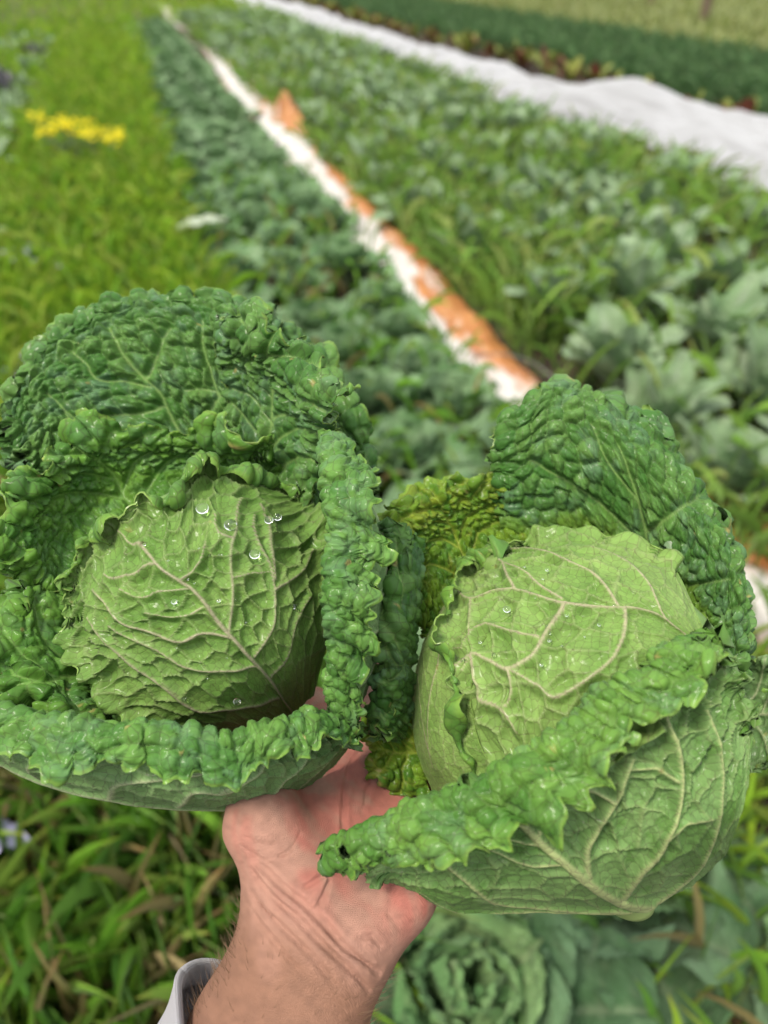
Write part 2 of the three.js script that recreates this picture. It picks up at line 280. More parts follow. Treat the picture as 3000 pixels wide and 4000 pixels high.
// ------------------------------------------------------------------ strip, row cover, posts and small things of the field
function crSpline(p, t) { // p: array of arrays
  const n = p.length - 1, x = clamp(t) * n, i = Math.min(Math.floor(x), n - 1), f = x - i, p1 = p[i], p2 = p[i + 1];
  return p1.map((_, k) => { const a = i > 0 ? p[i - 1][k] : 2 * p1[k] - p2[k], d = i + 2 <= n ? p[i + 2][k] : 2 * p2[k] - p1[k]; return 0.5 * (2 * p1[k] + (p2[k] - a) * f + (2 * a - 5 * p1[k] + 4 * p2[k] - d) * f * f + (3 * p1[k] - a - 3 * p2[k] + d) * f * f * f); });
}
{
  // centre line x, z, half width, height
  const path = [[1.5, -33, 0.10, 0.05], [1.56, -23, 0.12, 0.10], [1.60, -19, 0.05, 0.03], [1.60, -15, 0.12, 0.12], [1.45, -10.2, 0.15, 0.10], [1.42, -8.4, 0.13, 0.13], [1.39, -6.7, 0.13, 0.10], [1.33, -4.5, 0.12, 0.09], [1.29, -3.24, 0.11, 0.08], [1.25, -2.3, 0.11, 0.08], [1.36, -1.62, 0.12, 0.09], [1.53, -1.27, 0.12, 0.09], [1.62, -0.98, 0.12, 0.08], [1.45, -0.72, 0.1, 0.07], [1.18, -0.62, 0.08, 0.06]];
  const pos = [], col = [], uv = [], idx = [], nv = 620, nu = 26; let s = 0, last = null;
  for (let i = 0; i <= nv; i++) {
    const t = Math.pow(i / nv, 0.75), p = crSpline(path, t), q = crSpline(path, Math.min(1, t + 0.002)), o = crSpline(path, Math.max(0, t - 0.002));
    const d = unit([q[0] - o[0], 0, q[1] - o[1]]), side = [-d[2], 0, d[0]].map((c) => c * (1.55 + 0.3 * sstep(-6, -2, p[1]))); if (last) s += Math.hypot(p[0] - last[0], p[1] - last[1]); last = p;
    const bump = Math.exp(-Math.pow((p[1] + 8.2) / 1.0, 2)) + 0.5 * Math.exp(-Math.pow((p[1] + 10.2) / 0.4, 2));
    for (let j = 0; j <= nu; j++) {
      const a = j / nu * 2 - 1, x = -a * p[2] * (1 + 0.06 * noise2(s * 2.2, a > 0 ? 5 : 1, 4));
      const ridge = Math.max(0, 1 - Math.abs(a - 0.42) / 0.45);
      let h = p[3] * (0.55 + 0.35 * (1 - a * a)) + 0.035 * ridge * (1 + noise2(s * 1.5, 2, 9)) + 0.022 * fbm(s * 7, a * 3, 12) + 0.012 * fbm(s * 18, a * 7, 15);
      h += bump * 0.2 * (0.7 + 0.3 * Math.sin(s * 4.6 + a * 1.5) + 0.3 * noise2(s * 6, a * 3, 22)) * sstep(-0.35, 0.5, a) + 0.03 * Math.max(0, noise2(s * 3.1, a * 1.2, 24));
      if (Math.abs(a) > 0.93) h -= 0.03;
      pos.push(p[0] + side[0] * x, h, p[1] + side[2] * x);
      const n = fbm(s * 2.4, a * 2, 33), n2 = fbm(s * 11, a * 9, 35);
      let st = sstep(0.05, 0.5, a * 0.95 + n * 0.75 + 0.3 * bump + 0.12 + 0.25 * n2 + 0.5 * sstep(-1.7, -1.3, p[1])); st = Math.max(st, 0.85 * sstep(0.86, 1.0, -a + n2 * 0.12) * sstep(-0.2, 0.3, n + 0.1), 0.25 * sstep(0.1, 0.5, n2));
      const c = mix3([0.42, 0.405, 0.38], mix3([0.37, 0.165, 0.045], [0.26, 0.09, 0.02], clamp(0.5 + n2)), st); col.push(...c); uv.push(a, s);
    }
  }
  for (let i = 0; i < nv; i++) for (let j = 0; j < nu; j++) { const a = i * (nu + 1) + j, b = a + nu + 1; idx.push(a, a + 1, b, a + 1, b + 1, b); }
  top(mesh('plastic_strip', geo(pos, idx, col, uv), new THREE.MeshStandardMaterial({ vertexColors: true, roughness: 0.6, side: THREE.DoubleSide })), 'long crumpled white strip stained orange with soil, lying between two crop beds', 'strip');
}
{ // loop of wire on the strip
  const c = new THREE.CatmullRomCurve3([[1.16, 0.03, -2.55], [1.2, 0.15, -2.5], [1.31, 0.20, -2.36], [1.37, 0.19, -2.18], [1.39, 0.12, -2.05], [1.38, 0.02, -1.98]].map(v3));
  top(mesh('wire_loop', new THREE.TubeGeometry(c, 40, 0.003, 6), new THREE.MeshStandardMaterial({ color: new THREE.Color(0.16, 0.16, 0.14), roughness: 0.5, metalness: 0.6 })), 'thin bent wire arching over the white strip', 'wire');
}
{ // row cover: white fleece draped over a low crop
  const pos = [], uv = [], idx = [], nv = 520, nu = 70;
  const left = [[4.45, 1], [4.5, -3], [4.6, -5], [4.68, -7], [4.2, -9], [3.98, -10.5], [3.85, -14], [3.85, -18], [3.95, -24], [4.0, -34]];
  for (let i = 0; i <= nv; i++) {
    const t = i / nv, p = crSpline(left, t), z = p[1], w = 1.45, hh = 0.36 + 0.10 * noise2(z * 0.9, 1, 7) + 0.07 * noise2(z * 2.3, 4, 8);
    for (let j = 0; j <= nu; j++) {
      const a = j / nu, x = p[0] + a * w + 0.05 * noise2(z * 1.2, a < 0.5 ? 1 : 6, 3) * Math.abs(a - 0.5) * 2;
      const prof = Math.pow(Math.sin(Math.PI * clamp(a * 0.94 + 0.03)), 0.62) - 0.24;
      const wr = 0.05 * noise2(z * 1.3 + a * 3, a * 9, 11) + 0.045 * noise2(z * 2.2 + a * 7, a * 20, 12) + 0.012 * noise2(z * 6, a * 50, 14);
      pos.push(x, Math.max(0.012, hh * prof + wr), z); uv.push(a * w / 0.4, z / 0.4);
    }
  }
  for (let i = 0; i < nv; i++) for (let j = 0; j < nu; j++) { const a = i * (nu + 1) + j, b = a + nu + 1; idx.push(a, a + 1, b, a + 1, b + 1, b); }
  top(mesh('row_cover', geo(pos, idx, null, uv), new THREE.MeshPhysicalMaterial({ color: new THREE.Color(0.285, 0.293, 0.302), roughness: 0.95, transmission: 0.1, thickness: 0, side: THREE.DoubleSide, bumpMap: fabricBump, bumpScale: 0.001 })), 'wrinkled white fleece row cover stretched over a long crop bed', 'row cover');
}
// red and yellow leafed row behind the cover
{
  const kinds = [0, 1, 2].map((k) => {
    const out = [], r = rng(900 + k);
    for (let i = 0; i < 12; i++) {
      const red = r() < 0.4, turn = r() * 6.28, o = { L: 0.2 + 0.18 * r(), W: 0.05 + 0.03 * r(), rise: 0.7 + 0.7 * r(), bend: 0.8 * r(), cup: 0.2, ruffle: 0.15, blister: 0.004, stalk: 0.3, c1: red ? [0.12, 0.045, 0.02] : [0.10, 0.17, 0.02], c2: red ? [0.17, 0.07, 0.03] : [0.18, 0.22, 0.025], cv: red ? [0.3, 0.06, 0.05] : [0.4, 0.4, 0.1] };
      const g = cropLeaf(o, 950 + k * 31 + i, 4, 6); g.rotateY(turn); out.push(g);
    }
    return mergeGeometries(out);
  });
  const r = rng(61);
  for (let i = 0; i < 54; i++) { const o = mesh('chard_plant', kinds[i % 3], fieldLeafMat); o.position.set(6.05 + (r() - 0.5) * 0.3, 0, -2.5 - i * 0.52); o.rotation.y = r() * 6; o.scale.setScalar(0.65 + 0.5 * r()); top(o, 'red and yellow leafed plant in the row behind the row cover', 'leafy plant', 'red and yellow plants behind the row cover'); }
}
// fence posts in the meadow
{
  const m = new THREE.MeshStandardMaterial({ color: new THREE.Color(0.14, 0.10, 0.07), roughness: 0.95, bumpMap: fabricBump, bumpScale: 0.003 });
  [[15.1, -19.5, 0.13, 'dark wooden fence post in the meadow, nearer of the two'], [17.5, -25.6, 0.13, 'slim dark wooden fence post in the meadow, farther of the two']].forEach(([x, z, r, l]) => {
    const g = new THREE.CylinderGeometry(r * 0.9, r, 1.5, 10, 6), p = g.attributes.position;
    for (let i = 0; i < p.count; i++) { const k = 1 + 0.06 * noise2(p.getX(i) * 20, p.getY(i) * 4 + p.getZ(i) * 9, 5); p.setX(i, p.getX(i) * k); p.setZ(i, p.getZ(i) * k); }
    g.computeVertexNormals(); const o = mesh('fence_post', g, m); o.position.set(x, 0.74, z); o.rotation.z = 0.03; top(o, l, 'post', 'fence posts in the meadow');
  });
}
// yellow flowering weed
{
  const g = group('yellow_flowering_weed', [-0.42, 0, -6.6]), r = rng(15), st = [], fl = [], lf = [];
  for (let i = 0; i < 24; i++) {
    const x = (r() - 0.5) * 0.62, z = (r() - 0.5) * 0.3, y = 0.34 + 0.10 * r() + (x < -0.15 && r() < 0.3 ? 0.1 : 0) - 0.1 * x;
    st.push(new THREE.TubeGeometry(new THREE.CatmullRomCurve3([[x * 0.2, 0, z * 0.2], [x * 0.6, y * 0.6, z * 0.6], [x, y, z]].map(v3)), 6, 0.004, 5));
    for (let k = 0; k < 13; k++) { const f = new THREE.SphereGeometry(0.009 + 0.007 * r(), 6, 4); f.scale(1, 0.55, 1); f.translate(x + (r() - 0.5) * 0.13, y + (r() - 0.3) * 0.06, z + (r() - 0.5) * 0.1); fl.push(f); }
    lf.push(cropLeaf({ L: 0.14, W: 0.02, rise: 0.5, bend: 0.8, cup: 0.1, ruffle: 0.3, blister: 0, c1: [0.07, 0.16, 0.03], c2: [0.1, 0.2, 0.04], cv: [0.2, 0.28, 0.1], point: true }, 40 + i, 4, 6).rotateY(r() * 6).translate(x * 0.6, y * 0.6, z * 0.6));
  }
  mesh('stems', mergeGeometries(st), stalkMat, g); mesh('leaves', mergeGeometries(lf), fieldLeafMat, g);
  mesh('flowers', mergeGeometries(fl), new THREE.MeshStandardMaterial({ color: new THREE.Color(0.72, 0.62, 0.005), roughness: 0.8 }), g);
  g.children.forEach((c) => { c.userData.kind = 'stuff'; });
  top(g, 'weed with a cluster of bright yellow flowers in the left grass', 'weed');
}
// pale dry leaf, dark buckets and scraps of mulch film
{
  const g = cropLeaf({ L: 0.30, W: 0.055, rise: 0.12, bend: 0.3, cup: 0.25, ruffle: 0.1, blister: 0.003, stalk: 0.05, c1: [0.42, 0.52, 0.36], c2: [0.5, 0.58, 0.42], cv: [0.6, 0.65, 0.5] }, 5);
  const o = mesh('pale_leaf', g, fieldLeafMat); o.position.set(0.12, 0.27, -4.25); o.rotation.y = 1.9; top(o, 'pale whitish green leaf lying on the bed edge above the left cabbage', 'leaf');
}
function film(name, label, p, size, col, seed, lift) {
  const pos = [], idx = [], n = 16;
  for (let i = 0; i <= n; i++) for (let j = 0; j <= n; j++) { const u = i / n * 2 - 1, v = j / n * 2 - 1, k = 1 + 0.25 * noise2(u * 2, v * 2, seed); pos.push(u * size[0] * k, lift * (0.5 + 0.5 * fbm(u * 2.2, v * 2.2, seed + 3)) + 0.02, v * size[1] * k); }
  for (let i = 0; i < n; i++) for (let j = 0; j < n; j++) { const a = i * (n + 1) + j; idx.push(a, a + 1, a + n + 1, a + 1, a + n + 2, a + n + 1); }
  const o = mesh(name, geo(pos, idx), new THREE.MeshStandardMaterial({ color: new THREE.Color(...col), roughness: 0.45, side: THREE.DoubleSide })); o.position.set(...p); o.rotation.y = seed; top(o, label, 'film scrap');
}
film('mulch_film_scrap', 'crumpled black film scrap at the left edge near the top', [-1.47, 0.15, -10.2], [0.2, 0.18], [0.02, 0.02, 0.024], 3, 0.35);
film('mulch_film_scrap', 'small black film scrap in the grass near the top left corner', [-1.27, 0.12, -13.8], [0.18, 0.14], [0.02, 0.02, 0.026], 4, 0.32);
film('mulch_film_scrap', 'bluish grey film scrap in the grass left of the left cabbage', [-0.66, 0.1, -2.75], [0.16, 0.10], [0.20, 0.21, 0.27], 5, 0.14);
film('mulch_film_scrap', 'grey film scrap further up in the left grass', [-0.7, 0.1, -4.3], [0.2, 0.1], [0.18, 0.19, 0.24], 6, 0.14);
film('mulch_film_scrap', 'pale lilac film scrap at the lower left edge', [-0.50, 0.17, -0.82], [0.035, 0.06], [0.45, 0.44, 0.62], 7, 0.1);

// ------------------------------------------------------------------ the two held cabbages (centimetres in each cabbage's own frame)
const LEFT_CABBAGE = { base: [0.009, 1.15, -0.228], ball: {c:[-1.77,7.21,-5.84],r:7.2}, leaves: [
  {name:'wrapper_leaf',seed:11,kind:'fresh',cell:1.3,amp:0.42,smooth:0.1,cellRoll:0.5,roll:{r:0.3,len:1.0,jit:1.2},side:-1,veins:[{w:0.198,p:[[0.583,0.0],[0.533,0.133],[0.5,0.317],[0.5,0.5],[0.517,0.633],[0.5,0.7],[0.45,0.817]]},{w:0.0924,p:[[0.45,0.817],[0.4,0.9],[0.367,0.933]]},{w:0.112,p:[[0.517,0.1],[0.367,0.133],[0.25,0.2],[0.183,0.25],[0.183,0.383],[0.167,0.533],[0.167,0.683],[0.15,0.783]]},{w:0.106,p:[[0.5,0.4],[0.433,0.483],[0.35,0.5],[0.317,0.583],[0.267,0.683],[0.25,0.783],[0.2,0.85]]},{w:0.0726,p:[[0.5,0.25],[0.4,0.3],[0.3,0.4],[0.283,0.483],[0.25,0.6],[0.217,0.7]]},{w:0.0858,p:[[0.5,0.433],[0.567,0.5],[0.65,0.583],[0.75,0.7],[0.783,0.767],[0.817,0.867]]},{w:0.0792,p:[[0.517,0.283],[0.667,0.333],[0.733,0.417],[0.767,0.5],[0.8,0.65],[0.833,0.767]]},{w:0.066,p:[[0.75,0.45],[0.867,0.45],[0.933,0.5]]},{w:0.066,p:[[0.767,0.483],[0.85,0.683],[0.867,0.817]]},{w:0.0726,p:[[0.533,0.183],[0.7,0.217],[0.8,0.3],[0.883,0.35]]},{w:0.0726,p:[[0.45,0.8],[0.383,0.817],[0.3,0.85],[0.267,0.883]]},{w:0.0594,p:[[0.5,0.7],[0.6,0.7],[0.667,0.733]]},{w:0.0528,p:[[0.75,0.7],[0.717,0.75],[0.733,0.817]]},{w:0.0462,p:[[0.517,0.65],[0.433,0.7],[0.367,0.733],[0.317,0.8]]},{w:0.0396,p:[[0.65,0.583],[0.717,0.55],[0.767,0.517]]},{w:0.0396,p:[[0.5,0.567],[0.417,0.583],[0.35,0.667]]}],dirt:[[0.517,0.733,0.12],[0.517,0.683,0.18],[0.417,0.883,0.2],[0.4,0.567,0.08],[0.6,0.617,0.03],[0.767,0.583,0.03],[0.333,0.583,0.15]],net:[[[-1.22,2.98,0.27],[-0.18,3.08,0.15],[0.87,3.31,-0.07],[1.66,3.53,-0.34],[2.42,3.85,-0.67]],[[-5.42,6.23,0.58],[-2.49,8.06,1.53],[-0.28,9.34,1.14],[1.57,9.62,0.37],[3.95,8.85,-1.35]],[[-7.37,7.78,-0.97],[-4.55,10.53,0.22],[-1.55,11.73,0.08],[1.03,12.32,-1.2],[4.59,10.89,-4.65]],[[-8.55,9.02,-3.34],[-6.2,11.78,-1.97],[-3.09,13.44,-1.97],[-0.42,14.13,-3.44],[4.27,11.14,-7.72]],[[-8.15,10.96,-5.0],[-6.2,13.19,-6.03],[-2.96,14.66,-5.56],[-0.42,14.11,-8.59],[3.51,11.95,-8.11]]]},
  {name:'wrapper_leaf',seed:13,kind:'pale2',cell:1.0,amp:0.4,smooth:0.1,cellRoll:0.62,roll:{r:0.48,len:3.3,jit:1.3,ends:0.45,flat:2.9},side:1,veins:[{w:0.132,p:[[0.033,0.2],[0.15,0.067],[0.283,0.1],[0.45,0.1]]},{w:0.0858,p:[[0.317,0.117],[0.367,0.533],[0.4,0.833]]},{w:0.0924,p:[[0.567,0.0],[0.617,0.45],[0.717,0.717],[0.767,0.85]]},{w:0.0858,p:[[0.7,0.067],[0.783,0.35],[0.883,0.6]]},{w:0.0792,p:[[0.467,0.083],[0.517,0.517],[0.533,0.8]]}],net:[[[6.32,13.17,-8.29],[7.67,10.65,-5.09],[6.95,8.1,-2.11],[5.37,5.49,0.51],[3.2,3.44,2.21]],[[5.68,14.12,-7.28],[6.64,12.18,-3.49],[5.87,9.98,-0.54],[4.56,7.03,1.52],[2.95,4.52,2.58]],[[5.1,15.09,-7.2],[5.54,13.98,-3.19],[4.78,12.02,-0.18],[3.8,9.07,1.72],[2.78,5.87,2.73]],[[4.87,15.92,-7.17],[4.46,14.95,-3.26],[3.73,12.95,-0.21],[3.13,9.91,1.61],[2.69,6.5,2.71]]]},
  {name:'outer_leaf',seed:17,kind:'dark',cell:1.05,amp:0.62,smooth:0.0,holes:[[0.62,0.9,0.16]],roll:{r:1.5,len:1.0,jit:1.5},side:1,veins:[{w:0.132,p:[[0.5,0.233],[0.5,0.35],[0.517,0.45],[0.5,0.517]]},{w:0.0858,p:[[0.5,0.517],[0.483,0.617],[0.483,0.733],[0.483,0.85]]},{w:0.0792,p:[[0.5,0.517],[0.55,0.567],[0.6,0.65],[0.65,0.75]]},{w:0.0792,p:[[0.5,0.483],[0.45,0.533],[0.383,0.6],[0.383,0.7],[0.367,0.833]]},{w:0.0726,p:[[0.5,0.4],[0.417,0.4],[0.35,0.433],[0.267,0.417],[0.25,0.55]]},{w:0.099,p:[[0.533,0.183],[0.617,0.283],[0.767,0.417],[0.717,0.45],[0.617,0.45]]},{w:0.0726,p:[[0.767,0.417],[0.75,0.533],[0.733,0.65],[0.75,0.833]]},{w:0.066,p:[[0.317,0.317],[0.267,0.483],[0.25,0.683]]},{w:0.066,p:[[0.767,0.417],[0.85,0.45],[0.917,0.55]]}],net:[[[-8.63,8.34,-10.94],[-5.7,8.84,-11.78],[-2.6,9.7,-12.2],[-0.3,10.29,-11.98],[1.82,10.58,-10.89]],[[-10.8,10.27,-13.23],[-6.97,11.29,-14.76],[-1.71,11.85,-14.8],[0.43,12.21,-14.43],[3.13,12.7,-12.79]],[[-11.13,12.21,-14.42],[-7.88,13.45,-16.73],[-3.1,14.71,-17.35],[0.61,14.95,-16.4],[4.07,15.24,-14.08]],[[-11.28,13.11,-15.49],[-9.05,15.14,-18.37],[-4.23,16.98,-19.61],[0.75,17.3,-18.45],[4.83,17.02,-15.6]],[[-11.39,13.36,-16.81],[-8.72,16.19,-20.21],[-4.73,17.63,-21.52],[0.64,18.17,-20.55],[5.07,17.86,-17.3]]]},
  {name:'outer_leaf',seed:19,kind:'dark',cell:0.95,amp:0.52,smooth:0.0,roll:{r:1.1,len:2.2,jit:1.3},side:1,net:[[[-0.03,8.4,-10.32],[1.38,8.72,-9.47],[2.76,9.04,-8.64],[3.92,9.78,-6.89]],[[0.47,11.7,-12.92],[2.18,12.1,-12.05],[3.67,12.43,-10.25],[4.86,12.92,-7.61]],[[0.95,14.66,-14.57],[2.78,15.02,-13.64],[4.32,14.88,-11.02],[5.43,14.65,-7.54]],[[0.92,16.59,-15.66],[2.81,16.95,-14.3],[4.26,16.59,-11.4],[5.46,15.81,-7.42]],[[0.96,17.85,-15.63],[2.86,18.01,-13.83],[4.15,17.51,-11.13],[5.27,16.53,-7.28]]]},
  {name:'outer_leaf',seed:23,kind:'dark',cell:0.8,amp:0.42,smooth:0.0,roll:{r:1.2,len:0.9,jit:1.5},side:1,net:[[[3.68,9.42,-9.34],[4.96,8.84,-8.45],[5.96,8.35,-7.06],[6.36,7.21,-5.31]],[[4.41,12.1,-13.37],[5.77,11.62,-12.54],[6.87,10.7,-10.76],[7.22,8.75,-7.14]],[[4.61,14.89,-16.3],[6.16,14.52,-15.51],[7.47,12.61,-12.17],[7.87,10.01,-8.25]],[[4.77,16.84,-17.88],[6.36,15.99,-16.67],[7.87,13.09,-12.44],[8.25,10.7,-8.98]]]},
  {name:'inner_leaf',seed:29,kind:'mid',cell:0.78,amp:0.48,smooth:0.0,roll:{r:0.95,len:1.3,jit:1.5},side:-1,net:[[[3.57,10.58,-8.33],[0.3,10.54,-10.66],[-2.96,9.92,-10.76],[-5.9,9.35,-10.26],[-7.51,8.89,-8.64],[-8.49,7.92,-6.53]],[[3.36,11.52,-9.85],[0.2,11.52,-12.18],[-3.78,10.93,-12.93],[-7.17,10.39,-12.19],[-9.22,10.0,-9.83],[-9.94,8.71,-6.96]],[[2.66,12.99,-9.97],[-0.62,12.55,-12.63],[-4.86,12.49,-13.63],[-7.83,12.11,-12.5],[-9.72,11.47,-10.15],[-10.56,9.99,-7.16]],[[2.53,13.49,-9.75],[-1.4,13.05,-12.62],[-5.48,13.44,-13.69],[-8.34,13.13,-12.17],[-10.0,12.39,-9.93],[-10.7,10.88,-7.01]]]},
  {name:'outer_leaf',seed:31,kind:'mid',cell:0.85,amp:0.5,smooth:0.0,roll:{r:0.9,len:1.5,jit:1.5},side:-1,net:[[[-8.11,8.45,-6.85],[-8.64,7.25,-5.34],[-8.25,6.2,-3.67],[-7.19,4.87,-2.23],[-6.21,4.26,-1.41]],[[-9.59,9.47,-6.83],[-10.02,8.39,-4.72],[-9.42,7.21,-2.87],[-8.27,6.03,-1.52],[-6.84,4.92,-0.82]],[[-10.72,10.14,-6.66],[-10.98,8.81,-4.29],[-10.29,7.58,-2.51],[-8.85,6.52,-1.18],[-7.34,5.42,-0.46]]]},
  {name:'outer_leaf',seed:37,kind:'dark',cell:0.9,amp:0.42,smooth:0.0,roll:{r:0.7,len:1.2,jit:0.8},side:-1,net:[[[-9.07,6.25,-7.18],[-9.71,4.6,-5.47],[-9.54,2.99,-2.73]],[[-11.95,6.53,-8.59],[-12.56,4.82,-6.54],[-12.36,2.99,-3.61]],[[-14.24,7.35,-8.51],[-14.69,5.61,-6.53],[-14.66,3.59,-3.9]]]},
  {name:'outer_leaf',seed:41,kind:'pale2',cell:1.1,amp:0.42,smooth:0.1,cellRoll:0.7,roll:{r:0.52,len:2.7,jit:1.0,ends:0.5,flat:2.9},side:-1,veins:[{w:0.277,p:[[0.0,0.05],[0.2,0.05],[0.317,0.133],[0.433,0.05],[0.567,0.05]]},{w:0.132,p:[[0.317,0.15],[0.333,0.417],[0.433,0.55],[0.5,0.6],[0.55,0.65],[0.633,0.867]]},{w:0.132,p:[[0.45,0.117],[0.483,0.4],[0.55,0.4],[0.6,0.467],[0.667,0.567],[0.7,0.783]]},{w:0.099,p:[[0.183,0.067],[0.15,0.383],[0.183,0.583]]},{w:0.099,p:[[0.633,0.017],[0.717,0.333],[0.8,0.467],[0.85,0.717]]},{w:0.0792,p:[[0.55,0.417],[0.617,0.533],[0.633,0.75]]},{w:0.0924,p:[[0.567,0.05],[0.7,0.0],[0.833,0.217],[0.933,0.3]]}],net:[[[-14.35,3.97,-2.37],[-10.89,3.04,0.15],[-6.31,2.21,2.28],[-2.14,1.74,3.31],[1.14,1.6,3.11],[3.78,2.36,1.96]],[[-13.5,6.07,-1.18],[-10.09,5.68,1.55],[-5.74,5.47,3.76],[-1.92,5.04,4.64],[1.0,4.31,4.02],[3.65,4.07,2.63]],[[-13.09,7.23,-0.95],[-9.59,7.48,1.68],[-5.55,7.49,3.6],[-1.98,7.13,4.49],[0.92,6.05,3.87],[3.57,4.84,2.77]],[[-12.86,8.04,-1.29],[-9.24,8.87,1.03],[-5.51,9.04,2.85],[-1.96,8.4,3.97],[0.9,7.24,3.28],[3.54,5.51,2.47]]]},
]};
